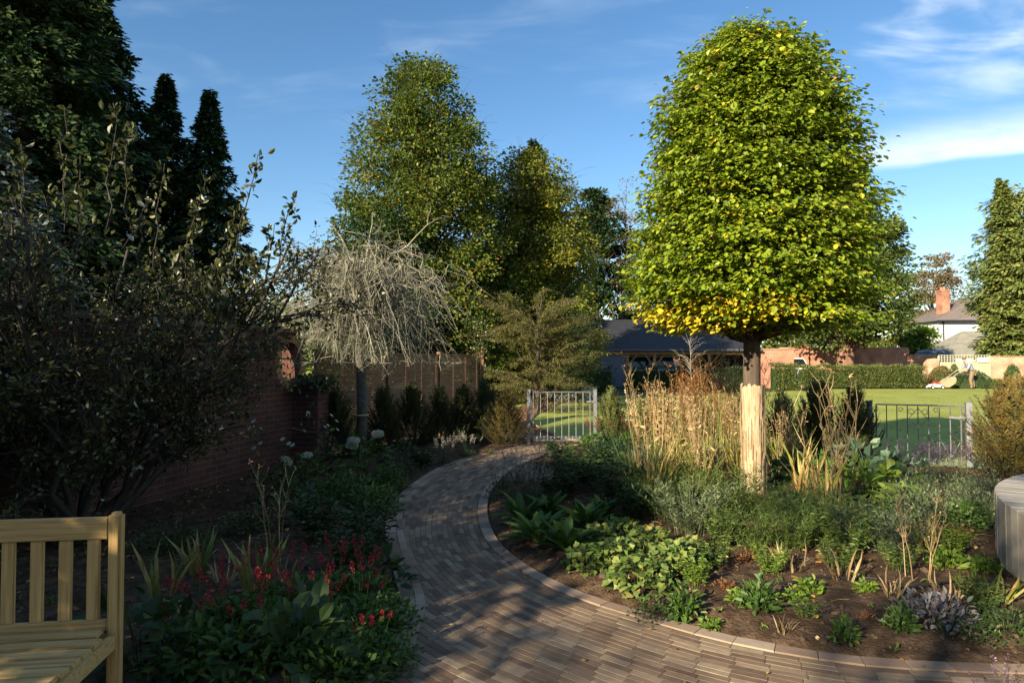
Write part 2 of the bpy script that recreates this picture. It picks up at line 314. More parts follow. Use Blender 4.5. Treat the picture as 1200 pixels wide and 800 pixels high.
# beds: one soil sheet with crumbs, sunk under the paving
soilm = noisemat('soil', [(.28, (.028, .017, .010)), (.5, (.075, .047, .028)), (.72, (.15, .10, .063))], scale=9, bump=1.0, bscale=55, dist=.02, rough=.95, spec=.1)
def beyond(x, y):        # bed ends and lawn starts at this line
    ks = [(-7, 13.6), (.2, 13.0), (1.5, 12.6), (5.2, 9.85), (6.6, 9.45), (12, 9.2)]
    return y-np.interp(x, [k[0] for k in ks], [k[1] for k in ks])
xs = np.arange(-6.2, 8.2, .04); ys = np.arange(1.6, 13.8, .04); XX, YY = np.meshgrid(xs, ys); pts = np.c_[XX.ravel(), YY.ravel()]
dR = side(Rc, pts); dL = -side(Lc, pts)      # dR>0 : inside right bed ; dL>0: inside left bed
dB = np.maximum(dR, dL)
hN = np.array([fbm(x, y, 1.3, 3)*.03+fbm(x+9, y, 6, 4)*.018 for x, y in pts])
soil_z = np.where(dB < .02, -.03, np.clip(dB, 0, .25)*.22-.005+hN*np.clip(dB*6, 0, 1)+.012)
soil_z = np.where(beyond(pts[:, 0], pts[:, 1]) > 0, -.03, soil_z)
ny, nx = XX.shape; ii = (np.arange(ny-1)[:, None]*nx+np.arange(nx-1)[None]).ravel()
sg = MB(); sg.add(np.c_[pts, soil_z], np.stack([ii, ii+1, ii+nx+1, ii+nx], 1))
struct(sg.build('planting_bed_soil', soilm, smooth=True))
def gz(x, y):
    i = int(round((y-1.6)/.04)); j = int(round((x+6.2)/.04))
    if 0 <= i < ny and 0 <= j < nx: return max(-.02, soil_z.reshape(ny, nx)[i, j])
    return 0.0
# paving bed and bricks
pb = MB(); RR = resample(spline(RE), .2); LL = resample(spline(LE), .2)
polyp = list(map(tuple, RR))+[(6, 1.2), (-5, 1.2)]+list(map(tuple, LL[::-1]))
pbm = bmesh.new(); vs = [pbm.verts.new((x, y, .0112)) for x, y in polyp]; f = pbm.faces.new(vs); bmesh.ops.triangulate(pbm, faces=[f])
bmesh.ops.recalc_face_normals(pbm, faces=pbm.faces)
me = bpy.data.meshes.new('path_joint_sand'); pbm.to_mesh(me); pbm.free()
struct(link('path_joint_sand', me, noisemat('joint_sand', [(.3, (.06, .055, .03)), (.7, (.14, .12, .07))], scale=20, bump=.4)))
def brickrow(mb, curve, off, bl, bw, top, start, tilt=.0012, keep=None, gap=.0035, cols=(0, 1), rng=rng):
    T = np.gradient(curve, axis=0); T /= np.linalg.norm(T, axis=1)[:, None]; Nn = np.c_[T[:, 1], -T[:, 0]]     # to the right of travel
    c = curve+Nn*off; s_ = np.r_[0, np.cumsum(np.linalg.norm(np.diff(c, axis=0), axis=1))]
    q = np.arange(start, s_[-1]-bl, bl); g2 = gap/2
    def at(t): return np.stack([np.interp(t, s_, c[:, i]) for i in (0, 1)], -1), np.stack([np.interp(t, s_, T[:, i]) for i in (0, 1)], -1)
    a, ta = at(q+g2); b, tb = at(q+bl-g2); na = np.c_[ta[:, 1], -ta[:, 0]]; nb = np.c_[tb[:, 1], -tb[:, 0]]
    h = bw/2-g2; n = len(q)
    cen = (a+b)/2; k = np.ones(n, bool) if keep is None else keep(cen)
    a, b, na, nb, cen = a[k], b[k], na[k], nb[k], cen[k]; n = len(a)
    z = top+rng.normal(0, .0006, n)[:, None]+rng.normal(0, tilt, (n, 4))*.5
    cs = [a-na*h, b-nb*h, b+nb*h, a+na*h]; m = (cs[0]+cs[1]+cs[2]+cs[3])/4
    V = []
    for lvl in (0, 1, 2):
        for i in range(4):
            p = cs[i] if lvl < 2 else cs[i]+(m-cs[i])*np.array(.004/ (np.linalg.norm(m-cs[i], axis=1)+1e-9))[:, None]*.9
            zz = np.full(n, -.01) if lvl == 0 else (z[:, i]-.002 if lvl == 1 else z[:, i])
            V.append(np.c_[p, zz])
    V = np.stack(V, 1)     # n,12,3
    fs = [(8, 9, 10, 11)]+[(4+i, 4+(i+1) % 4, 8+(i+1) % 4, 8+i) for i in range(4)]+[(i, (i+1) % 4, 4+(i+1) % 4, 4+i) for i in range(4)]
    fs = np.array(fs)[:, ::-1]
    mb.add(V.reshape(-1, 3), (fs[None]+(np.arange(n)*12)[:, None, None]).reshape(-1, 4), np.repeat(rng.uniform(cols[0], cols[1], n), 12))
paver = attrmat('clay_paver', [(0, (.10, .066, .045)), (.3, (.16, .108, .070)), (.6, (.215, .15, .095)), (.85, (.27, .20, .13)), (1, (.34, .26, .175))], nscale=22, amt=.22, bump=.5)
edgem = attrmat('edging_brick', [(0, (.17, .115, .08)), (.5, (.27, .19, .13)), (1, (.36, .28, .20))], nscale=25, amt=.25, bump=.5)
bp_ = MB(); w0 = .050
def keepf(cn): return (side(Lc, cn) > .10)
for k in range(46):
    off = .115+w0*(k+.5); brickrow(bp_, Rc, off, .175, w0, .014, (k % 2)*.087+rng.uniform(0, .03), keep=keepf, cols=(.1, .9))
# extra courses nearest the camera
struct(bp_.build('brick_path', paver))
eb = MB(); brickrow(eb, Rc, .055, .215, .105, .021, 0); struct(eb.build('path_kerb', edgem))
el = MB(); brickrow(el, Lc, -.05, .215, .1, .02, 0); brickrow(el, Lc, -.135, .215, .065, .017, .1); struct(el.build('path_kerb', edgem))

# lawn
def grassmat():
    m, ns, ls, b = mat('lawn_grass'); t = ns.new('ShaderNodeTexCoord')
    def nz(s, d=6, st=None):
        n = ns.new('ShaderNodeTexNoise'); n.inputs['Scale'].default_value = s; n.inputs['Detail'].default_value = d; n.inputs['Roughness'].default_value = .7
        mp = ns.new('ShaderNodeMapping'); ls.new(t.outputs['Object'], mp.inputs[0])
        if st: mp.inputs['Scale'].default_value = st
        ls.new(mp.outputs[0], n.inputs['Vector']); return n.outputs[0]
    a = nz(.7, 6, (1, .5, 1)); c = nz(9, 9); e = nz(120, 3)
    mx1 = ns.new('ShaderNodeMath'); mx1.operation = 'MULTIPLY_ADD'; ls.new(c, mx1.inputs[0]); mx1.inputs[1].default_value = .55; ls.new(a, mx1.inputs[2])
    mx2 = ns.new('ShaderNodeMath'); mx2.operation = 'MULTIPLY_ADD'; ls.new(e, mx2.inputs[0]); mx2.inputs[1].default_value = .4; ls.new(mx1.outputs[0], mx2.inputs[2])
    r = ramp(ns, [(.6, (.17, .20, .03)), (.95, (.27, .30, .06)), (1, (.31, .335, .075))]); ls.new(mx2.outputs[0], r.inputs[0]); ls.new(r.outputs[0], b.inputs['Base Color'])
    b.inputs['Roughness'].default_value = .85; b.inputs['Specular IOR Level'].default_value = .15
    bp = ns.new('ShaderNodeBump'); bp.inputs['Strength'].default_value = .35; bp.inputs['Distance'].default_value = .01; ls.new(e, bp.inputs['Height']); ls.new(bp.outputs[0], b.inputs['Normal']); return m
lawnm = grassmat()
le = spline([(1.25, 12.85), (1.0, 13.4), (.9, 14.0), (.63, 15.4), (.5, 16.9), (.62, 18.6), (1.09, 21.2), (1.88, 24.2), (3.06, 26.5), (5.5, 29)], 8)
poly = [(x, y) for x, y in le]+[(9, 31), (13, 33), (17, 35.8), (34, 36.2), (40, 36), (40, 9.0), (12, 9.2), (6.6, 9.45), (5.2, 9.85), (1.5, 12.6)]
def sheet(name, poly, z, m):
    b = bmesh.new(); vs = [b.verts.new((x, y, z)) for x, y in poly]; f = b.faces.new(vs); bmesh.ops.triangulate(b, faces=[f])
    for f in b.faces:
        if f.normal.z < 0: f.normal_flip()
    me = bpy.data.meshes.new(name); b.to_mesh(me); b.free(); return struct(link(name, me, m))
sheet('lawn', poly, .012, lawnm)
T = np.gradient(le, axis=0); T /= np.linalg.norm(T, axis=1)[:, None]; nl = np.c_[-T[:, 1], T[:, 0]]
barkp = noisemat('bark_mulch', [(.3, (.07, .035, .02)), (.5, (.20, .11, .06)), (.75, (.36, .24, .15))], scale=26, detail=3, bump=1, dist=.03, rough=.9)
sheet('bark_path', [tuple(p) for p in le]+[tuple(p) for p in (le+nl*1.15)[::-1]], .004, barkp)
sheet('lawn', [tuple(p) for p in (le+nl*1.16)]+[(3, 34), (-1, 34), (-2.5, 24), (-1.6, 16), (-.9, 13.3)], .001, lawnm)
ed = MB(); brd = [np.r_[p, .03] for p in le]
ed.tube(np.array(brd), .028, 4); tag(ed.build('lawn_edging_board', plain('pale_timber', (.42, .30, .16))), 'pale timber board edging the curved lawn beyond the small gate', 'edging')
ml = MB(); n = 2200; t = rng.integers(0, len(le)-1, n); o_ = rng.uniform(.05, 1.1, n)
pp = le[t]+nl[t]*o_[:, None]+rng.normal(0, .1, (n, 2)); ml.leaves(np.c_[pp, np.full(n, .02)], np.c_[rng.normal(size=(n, 2)), np.zeros(n)], np.c_[rng.normal(0, .3, (n, 2)), np.ones(n)], .07, .05, 'dia', rng=rng)
tag(ml.build('leaf_litter', lm['fallen']), 'brown leaves strewn on the curved bark path beyond the small gate', 'leaf litter', kind='stuff')

# ---------------------------------------------------------------- brick garden wall with a round opening
wallm = brickmat('garden_brick', (.12, .042, .028), (.075, .030, .024), (.13, .10, .08))
def walldir():
    a = np.array([-3.27, 10.05]); b = np.array([-3.84, 7.47]); d = a-b; return a, d/np.linalg.norm(d)
WA, WD = walldir()
wang = math.atan2(WD[1], WD[0])
def wall_with_hole(length, h, th, holes):
    b = bmesh.new(); edges = []
    def ring(pts):
        vs = [b.verts.new(p) for p in pts]; return [b.edges.new((vs[i], vs[(i+1) % len(vs)])) for i in range(len(vs))]
    edges += ring([(-length, 0, -.1), (0, 0, -.1), (0, 0, h), (-length, 0, h)])
    for (cx, cz, r) in holes: edges += ring([(cx+r*math.cos(a), 0, cz+r*math.sin(a)) for a in np.linspace(0, 2*math.pi, 40, endpoint=False)])
    bmesh.ops.triangle_fill(b, edges=edges, use_beauty=True)
    r = bmesh.ops.extrude_face_region(b, geom=b.faces[:]); bmesh.ops.translate(b, verts=[v for v in r['geom'] if isinstance(v, bmesh.types.BMVert)], vec=(0, th, 0))
    bmesh.ops.recalc_face_normals(b, faces=b.faces); me = bpy.data.meshes.new('wall_body'); b.to_mesh(me); b.free(); return me
# hole centre: image (337,424)
hc = None
for s_ in np.linspace(0, 3, 600):
    p = WA-WD*s_
    if abs((p[0]/p[1])-(340-600)/F) < .0006: hc = (-s_, 1.6-(424-HZ)/F*p[1]); break
hc = hc or (-.25, 1.56)
ew = empty('garden_wall', (WA[0], WA[1], 0), 'dark red brick garden wall with a round opening behind the left bed', 'wall', rz=wang)
me = wall_with_hole(15.0, 1.99, .23, [(hc[0], hc[1], .29)])
link('wall_body', me, wallm, ew)
# a ring of headers round the opening
rg = MB(); nb = 26
for i in range(nb):
    a = 2*math.pi*(i+.5)/nb; rr = .29+.055
    rot = np.array([[math.cos(a), 0, -math.sin(a)], [0, 1, 0], [math.sin(a), 0, math.cos(a)]])
    rg.box((hc[0]+rr*math.cos(a), .115, hc[1]+rr*math.sin(a)), (.11, .245, .069), rot=rot, r=rng.random())
rg.build('opening_ring', attrmat('yellow_brick', [(0, (.30, .17, .09)), (1, (.48, .33, .18))]), ew)
cp = MB()
for i in range(132): cp.box((-15+.1137*(i+.5), .115, 1.99+.035), (.108, .27, .068), r=rng.random())
cp.build('coping', attrmat('coping_brick', [(0, (.10, .06, .045)), (1, (.2, .12, .09))]), ew)
# brick pier with a lower top at the end of the wall
pr = empty('brick_pier', (0, 0, 0), 'low brick pier at the far end of the garden wall, topped with ivy', 'pier')
p0 = P(350, 540, 10.2); p0 = np.array([-3.1, 10.3, 0])
pw = MB(); pw.box((0, 0, .63), (.42, .36, 1.26)); o = pw.build('shaft', wallm, pr); pr.location = (-3.05, 10.12, 0); pr.rotation_euler = (0, 0, wang-R(90))
cpp = MB(); cpp.box((0, 0, 1.29), (.46, .40, .055)); cpp.build('coping', attrmat('pier_coping', [(0, (.10, .07, .05)), (1, (.18, .13, .1))]), pr)

# ---------------------------------------------------------------- slatted fence
fm = noisemat('fence_wood', [(.3, (.17, .08, .04)), (.7, (.32, .17, .09))], scale=5, stretch=(.4, .4, 6), bump=.3, rough=.8)
fd = MB.__new__(MB)
FA = np.array([-3.05, 10.45]); FB = np.array([-.78, 15.9]); fv = FB-FA; flen = np.linalg.norm(fv); fd_ = fv/flen; fang = math.atan2(fd_[1], fd_[0])
fe = empty('slatted_fence', (FA[0], FA[1], 0), 'brown horizontal slat fence behind the dark clipped hedge', 'fence', rz=fang)
npan = 3; pl = flen/npan
for p in range(npan):
    m = MB(); z = .12
    while z < 1.66:
        m.box((pl*(p+.5), 0, z), (pl-.09, .014, .034), r=rng.random()); z += .0415
    m.build('slat_panel', fm, fe)
    m = MB()
    for k in range(4): m.box((pl*p+.09+(pl-.18)*k/3, .02, .88), (.04, .022, 1.58))
    m.build('batten', fm, fe)
for p in range(npan+1):
    m = MB(); m.box((pl*p, 0, .88), (.085, .085, 1.76)); m.build('post', fm, fe)
m = MB(); m.box((flen/2, 0, 1.70), (flen, .05, .03)); m.build('top_rail', fm, fe)

# ---------------------------------------------------------------- trees
def put(me_mats): pass
def limb(mb, a, b, r0, r1, rng, bend=.18, n=7, k=5, r=.5):
    a, b = np.asarray(a, float), np.asarray(b, float); t = np.linspace(0, 1, n)[:, None]; ln = np.linalg.norm(b-a)
    p = a+(b-a)*t; p[:, 2] += np.sin(t[:, 0]*np.pi)*ln*bend
    p[1:-1] += rng.normal(0, ln*.022, (n-2, 3)); mb.tube(p, np.linspace(r0, r1, n), k, r); return p
def decid(name, base, H, z0, env, ncl, per, lsz, lmat, bmat, label, cat='tree', group=None, seed=1, clr=.45, tr=.12, asp=.75, flat=.5, gold=None, kind='oval', twigs=0, rfun=None, hang=.2):
    """deciduous crown: limbs run from the trunk to leaf clusters spread through an envelope"""
    rng = np.random.default_rng(seed); t = empty(name, base, label, cat, group)
    tk = MB(); ax = np.array([[rng.normal(0, .03)*H*.1*k, rng.normal(0, .03)*H*.1*k, H*.93*k/8] for k in range(9)]); ax[0] = (0, 0, -.05)
    tk.tube(ax, tr*np.linspace(1.15, .12, 9)**1.0, 9)
    cr = MB(); gd = MB()
    zf = rng.random(ncl*4)
    rad = np.array([env(z) for z in zf]); keep = rng.random(len(zf)) < rad/max(rad.max(), 1e-6); zf = zf[keep][:ncl]; rad = rad[keep][:ncl]
    th = rng.uniform(0, 2*np.pi, len(zf)); rr = rad*np.sqrt(rng.uniform(.12, 1.0, len(zf)))
    for z_, th_, r_ in zip(zf, th, rr):
        z = z0+(H-z0)*z_; c = np.array([r_*math.cos(th_), r_*math.sin(th_), z])
        az = max(z0*.6, z-r_*.9); i = az/(H*.93)*8; a = np.array([np.interp(i, range(9), ax[:, q]) for q in range(3)])
        L_ = np.linalg.norm(c-a); limb(tk, a, c, min(tr*.35, .012+L_*.014), .004, rng, k=4, n=6)
        n = int(per*rng.uniform(.5, 1.5)); q = rnd3(rng, n)*(rng.random((n, 1))**.4)*clr*np.array([1, 1, flat])*rng.uniform(.7, 1.3)
        out = np.array([math.cos(th_), math.sin(th_), 0]); q = q-out*0
        D = q*1.2/clr+out*.5+rng.normal(0, .35, (n, 3)); D[:, 2] -= hang
        Nn = np.c_[rng.normal(0, .5, (n, 2)), np.ones(n)]+out*.35
        ls_ = lsz*rng.uniform(.6, 1.3, n); r = np.clip(rng.beta(2, 2.2, n)*.8+rng.normal(0, .1)+(rng.random(n) < .03)*.4, 0, 1)
        if rfun: r = np.clip(r+rfun(c+base, rng), 0, 1)
        (gd if gold and gold(c+base, rng) else cr).leaves(c+q, D, Nn, ls_, ls_*asp, kind, r=r)
        for _ in range(twigs):
            e = c+rnd3(rng, 1)[0]*clr*.8+out*clr*1.2+np.array([0, 0, clr*.8]); limb(tk, c, e, .007, .003, rng, k=3, n=4)
    tk.build('trunk', bmat, t, smooth=True); cr.build('crown', lmat, t)
    if gd.n: gd.build('yellow_foliage', lm['lime_gold'], t)
    return t
def conifer(name, base, H, Rb, lmat, label, seed=1, z0=.3, dens=1.0, droop=.25, lsz=.16, cat='conifer', group=None, power=.8, tip=.25, bmat=None):
    rng = np.random.default_rng(seed); t = empty(name, base, label, cat, group)
    tk = MB(); tk.tube([[0, 0, -.05], [0.03, 0, H*.4], [0, 0.04, H*.75], [0, 0, H*.99]], [Rb*.07+.04, Rb*.05+.03, .05, .01], 8)
    cr = MB(); z = z0
    while z < H*.99:
        f = 1-(z-z0)/(H-z0); L_ = Rb*(f**power)+tip*f*.3+.04; nb = max(4, int(7*dens))
        for _ in range(nb):
            a = rng.uniform(0, 2*np.pi); l = L_*rng.uniform(.6, 1.12); zz = z+rng.uniform(-.2, .2)
            out = np.array([math.cos(a), math.sin(a), 0]); n = 5
            tt = np.linspace(0, 1, n)[:, None]; p = np.array([0, 0, zz])+out*l*tt; p[:, 2] += l*(.12*tt[:, 0]-droop*tt[:, 0]**2)+ .12*l*np.clip(tt[:, 0]-.75, 0, 1)*2
            tk.tube(p, np.linspace(.012+l*.008, .004, n), 3)
            m = int((8+l*26)*dens); u_ = rng.beta(2.2, 1.1, m)[:, None]; q = np.stack([np.interp(u_[:, 0], tt[:, 0], p[:, k]) for k in range(3)], 1)
            sd = np.array([-out[1], out[0], 0]); wd = (.10+.22*l)*(1-u_*.6); s_ = rng.normal(0, .55, (m, 1))
            q = q+sd*s_*wd; q[:, 2] += rng.normal(0, .05+.03*l, m)-abs(s_[:, 0])*.06*l
            D = out*1.0+sd*s_*1.1+rng.normal(0, .35, (m, 3)); D[:, 2] -= rng.uniform(0, .7, m)
            Nn = np.c_[rng.normal(0, .5, (m, 2)), np.full(m, .8)]+out*rng.uniform(0, 1.2, (m, 1))
            ls_ = lsz*rng.uniform(.6, 1.4, m); r = np.clip(rng.beta(2, 2.5, m)+rng.normal(0, .12), 0, 1); cr.leaves(q, D, Nn, ls_, ls_*.42, 'dia', r=r)
        z += (.20+.028*H*.5*f)/max(dens, .5)
    tk.build('trunk', bmat or darkbark, t, smooth=True); cr.build('crown', lmat, t); return t
def at(px, d): return ((px-600)/F*d, d, 0)
def egg(pairs):
    zs = [p[0] for p in pairs]; rs = [p[1] for p in pairs]; return lambda z: float(np.interp(z, zs, rs))

# --- the clipped lime with golden skirt and hessian-wrapped trunk
LB = np.array([2.80, 7.75, 0.0])
def lime():
    rng = np.random.default_rng(11)
    t = empty('clipped_tree', LB, 'egg shaped clipped yellow green tree with golden skirt and wrapped trunk', 'tree')
    tk = MB(); tk.tube([[0, 0, -.05], [.005, 0, .6], [-.01, .01, 1.3], [0, 0, 2.2], [.03, 0, 3.4], [0, 0, 4.9]], [.115, .105, .10, .09, .055, .015], 12)
    cr = MB(); gd = MB()
    H0, H1 = 2.02, 5.42
    env = egg([(0, 1.10), (.05, 1.24), (.13, 1.30), (.26, 1.31), (.42, 1.23), (.54, 1.16), (.7, 1.03), (.82, .87), (.9, .69), (.96, .48), (1, .22)])
    zc = 0
    while zc < 1:   # whorls of level branches, leaves hanging in thin layers
        z = H0+(H1-H0)*zc; nb = 19; ph = rng.uniform(0, 6.28)
        for i in range(nb):
            a = ph+2*np.pi*(i+rng.uniform(-.3, .3))/nb; un = 1+.045*math.sin(a*3+z*2.3)+.045*math.sin(a*7-z*5); rr = env(min(1, zc))*rng.uniform(.80, 1.08)*un; out = np.array([math.cos(a), math.sin(a), 0])
            e = out*rr+np.array([0, 0, z+rng.normal(0, .065)-.04*rr]); s0 = np.array([0, 0, max(1.78, z-.30*rr)]); e[2] += .10*(zc < .1); p = limb(tk, s0, e, .014, .004, rng, bend=.08, k=4, n=6)
            sd = np.array([-out[1], out[0], 0]); ntip = int(12+20*rr)
            for _ in range(ntip):
                u = rng.beta(3.0, 1.0)*5; q = np.array([np.interp(u, range(6), p[:, c_]) for c_ in range(3)]); c = q+sd*rng.normal(0, .20*rr*u/5+.03)+np.array([0, 0, rng.normal(0, .040)])
                n = 6; lc = c+rng.normal(0, 1, (n, 3))*[.06, .06, .018]; rc = np.hypot(c[0], c[1])
                o2 = np.array([c[0], c[1], 0])/(rc+1e-6); D = o2*.9+rng.normal(0, .55, (n, 3))*[1, 1, .5]; D[:, 2] -= .22+.45*rng.random(n)
                Nn = o2*.45+np.c_[rng.normal(0, .3, (n, 2)), np.full(n, .9)]
                ls_ = rng.choice([.6, 1, 1.2], n)*rng.uniform(.040, .070, n); r = np.clip(rng.beta(1.5, 1.7, n)*.92+(rng.random(n) < .01)*.4, 0, .97)
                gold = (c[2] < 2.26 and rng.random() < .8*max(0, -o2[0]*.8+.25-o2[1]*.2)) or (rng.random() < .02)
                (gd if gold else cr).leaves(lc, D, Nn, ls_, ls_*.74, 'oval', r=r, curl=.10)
        zc += .032*rng.uniform(.85, 1.15)
    for _ in range(90):   # stray tips on the outline
        zf = rng.uniform(.2, .97); a = rng.uniform(0, 2*np.pi); out = np.array([math.cos(a), math.sin(a), 0]); b = out*env(zf)*.9+np.array([0, 0, H0+(H1-H0)*zf]); e = b+out*.22*rng.uniform(.6, 1.3)+np.array([0, 0, rng.uniform(.03, .14)])
        limb(tk, b, e, .005, .002, rng, k=3, n=4); n = 5; q = b+(e-b)*np.linspace(.4, 1, n)[:, None]
        cr.leaves(q, out+rng.normal(0, .5, (n, 3)), np.c_[rng.normal(0, .6, (n, 2)), np.ones(n)], rng.uniform(.05, .08, n), .05, 'oval', rng=rng)
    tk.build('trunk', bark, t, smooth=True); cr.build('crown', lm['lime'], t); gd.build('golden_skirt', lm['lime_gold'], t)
    wm = MB(); k = 28; hs_ = np.linspace(0, 1.30, 26)
    V = []
    for i, h in enumerate(hs_):
        for j in range(k):
            a = 2*np.pi*j/k; r = .128+.011*math.sin(j*3.1+math.sin(h*3)*1.5)+.007*mnoise.noise(Vector((math.cos(a)*4, math.sin(a)*4, h*2.2)))+.004*rng.normal(); V.append((r*math.cos(a), r*math.sin(a), h+(0 if i < 25 else .02*rng.normal())))
    ii = [[i*k+j, i*k+(j+1) % k, (i+1)*k+(j+1) % k, (i+1)*k+j] for i in range(25) for j in range(k)]
    wm.add(V, np.array(ii)); wrap = noisemat('reed_wrap', [(.25, (.20, .13, .07)), (.5, (.42, .31, .19)), (.75, (.62, .50, .34))], scale=30, stretch=(2, 2, .12), bump=1, dist=.012, rough=.9)
    wm.build('trunk_wrap', wrap, t, smooth=True)
    st = MB()
    for _ in range(60):
        a = rng.uniform(0, 6.28); h = rng.uniform(0, .9); r = .14; st.tube([[r*math.cos(a), r*math.sin(a), h], [r*math.cos(a+.05)*1.02, r*math.sin(a+.05)*1.02, h+.35]], .003, 3, r=rng.random())
    st.build('wrap_strand', lm['straw'], t)
lime()

# --- weeping bare tree with rope tie
def weeping():
    rng = np.random.default_rng(5); b = np.array([-2.40, 10.6, 0])
    t = empty('weeping_tree', b, 'bare grey weeping tree with tangled hanging twigs before the slatted fence', 'tree')
    tk = MB(); tk.tube([[0, 0, -.05], [.02, 0, .9], [-.02, .02, 1.8], [.05, 0, 2.6], [.1, 0, 3.2]], [.09, .082, .075, .06, .03], 10); tk.build('trunk', noisemat('weeping_trunk_bark', [(.3, (.06, .06, .05)), (.7, (.15, .14, .11))], scale=20, bump=.6), t, smooth=True)
    tw = MB(); lf = MB()
    for i in range(80):
        a = rng.uniform(0, 2*np.pi); z = rng.uniform(2.1, 3.3); rr = rng.uniform(.3, 1.5); out = np.array([math.cos(a)*1.15, math.sin(a)*.9, 0])
        s0 = np.array([.05, 0, z-.4]); e = out*rr+np.array([0, 0, z+rng.uniform(.1, .5)-rr*.40]); p = limb(tw, s0, e, .022, .006, rng, bend=.25, n=8, k=4, r=rng.random())
        for j in range(13):
            u = rng.uniform(.3, 1); k0 = p[int(u*7)]; d = out*rng.uniform(0, .5)+rng.normal(0, .38, 3); ln = rng.uniform(.4, 1.35)
            tt = np.linspace(0, 1, 8); q = k0+d*tt[:, None]*ln; q[:, 2] += .14*np.sin(tt*2.2)-ln*.75*tt**1.7; q[1:] += np.cumsum(rng.normal(0, .034, (7, 3)), axis=0)
            q[:, 2] = np.maximum(q[:, 2], 1.55); r = rng.random(); tw.tube(q, np.linspace(.0055, .0018, 8), 3, r=r)
            for _ in range(5):
                h = q[rng.integers(1, 7)]; e2 = h+rng.normal(0, .11, 3)+np.array([0, 0, -.06]); tw.tube([h, (h+e2)/2+rng.normal(0, .015, 3), e2], [.0035, .003, .0015], 3, r=rng.random())
            if rng.random() < .35:
                m = 4; q2 = q[rng.integers(0, 8, m)]; lf.leaves(q2, rng.normal(size=(m, 3)), rnd3(rng, m), .045, .02, 'dia', rng=rng)
    for (dx, dz, l) in ((-.55, .75, 1), (1.15, .85, 1), (.5, .2, 1), (-.9, .2, 1), (.15, .9, .8)):
        p = limb(tw, [.05, 0, 2.9], [.05+dx, rng.normal(0, .3), 3.1+dz*.9], .016, .004, rng, bend=.02, r=.9)
        for k in range(5): e = p[3+k % 4]+rng.normal(0, .14, 3); limb(tw, p[3+k % 4], e, .004, .002, rng, k=3, n=4, r=.8)
    tw.build('twigs', lm['twig'], t); lf.build('foliage', lm['sage'], t)
    rp = MB(); a = np.linspace(0, 2*np.pi, 13); rp.tube(np.c_[.115*np.cos(a), .115*np.sin(a), np.full(13, .72)], .014, 6); rp.tube([[-.11, -.05, .72], [-.115, -.06, .5]], .012, 5)
    rp.build('rope_tie', plain('rope', (.50, .38, .14)), t)
weeping()

# --- big silver-leaved shrub in front of the wall
def bigshrub():
    rng = np.random.default_rng(21); b = np.array([-3.62, 5.6, 0])
    t = empty('large_shrub', b, 'large dark shrub with silver backed leaves leaning over the brick wall behind the bench', 'shrub')
    tk = MB(); cr = MB()
    for i in range(22):
        a = rng.uniform(0, 2*np.pi); out = np.array([math.cos(a), math.sin(a)*.75, 0]); r0 = rng.uniform(.4, 2.1); h = rng.uniform(1.9, 2.95)-r0*.05
        if out[0] < -.2: r0 *= .8
        p = limb(tk, out*.12, out*r0+np.array([0, 0, h]), .030, .010, rng, bend=-.04, n=9, k=6)
        for j in range(18):
            u = rng.uniform(.35, 1); k0 = p[int(u*8)]; d = rnd3(rng, 1)[0]*np.array([1, 1, .6])+out*.4+np.array([0, 0, .3]); ln = rng.uniform(.3, .95)
            q = limb(tk, k0, k0+d*ln, .009, .003, rng, bend=.06, n=6, k=4)
            for s2 in range(4):
                k1 = q[rng.integers(2, 6)]; e = k1+rnd3(rng, 1)[0]*rng.uniform(.12, .38)+np.array([0, 0, .05]); limb(tk, k1, e, .004, .002, rng, bend=.03, n=4, k=3)
                m = 14; tt = rng.random((m, 1)); pp = k1+(e-k1)*tt+rng.normal(0, .03, (m, 3)); D = (e-k1)/np.linalg.norm(e-k1)*.6+rng.normal(0, .6, (m, 3)); ls_ = rng.uniform(.028, .060, m)
                cr.leaves(pp, D, rnd3(rng, m)+[0, 0, .35], ls_, ls_*.5, 'oval', rng=rng)
    for (px, py, d) in ((300, 178, 5.6), (128, 118, 5.4), (150, 150, 5.3), (70, 125, 5.5), (240, 205, 5.7), (345, 232, 5.8), (320, 262, 5.8), (300, 300, 5.7), (260, 290, 5.4), (230, 230, 5.5), (265, 340, 5.3), (205, 300, 5.2), (170, 220, 5.4), (20, 165, 5.2), (90, 180, 5), (190, 190, 5.9), (275, 250, 5.6)):
        e = P(px, py, d)-b; s0 = e*np.array([.86, .9, .72]); q = limb(tk, s0, e, .008, .003, rng, bend=.02, n=7, k=4)
        m = 60; u = rng.random(m)**.7; pp = np.stack([np.interp(u*6, range(7), q[:, k]) for k in range(3)], 1)+rng.normal(0, .035, (m, 3)); D = rng.normal(0, .6, (m, 3))+np.array([0, 0, .4]); ls_ = rng.uniform(.05, .085, m)
        cr.leaves(pp, D, rnd3(rng, m)+[0, 0, .35], ls_, ls_*.5, 'oval', rng=rng)
    tk.build('branches', darkbark, t, smooth=True); cr.build('foliage', lm['shrub'], t)
bigshrub()

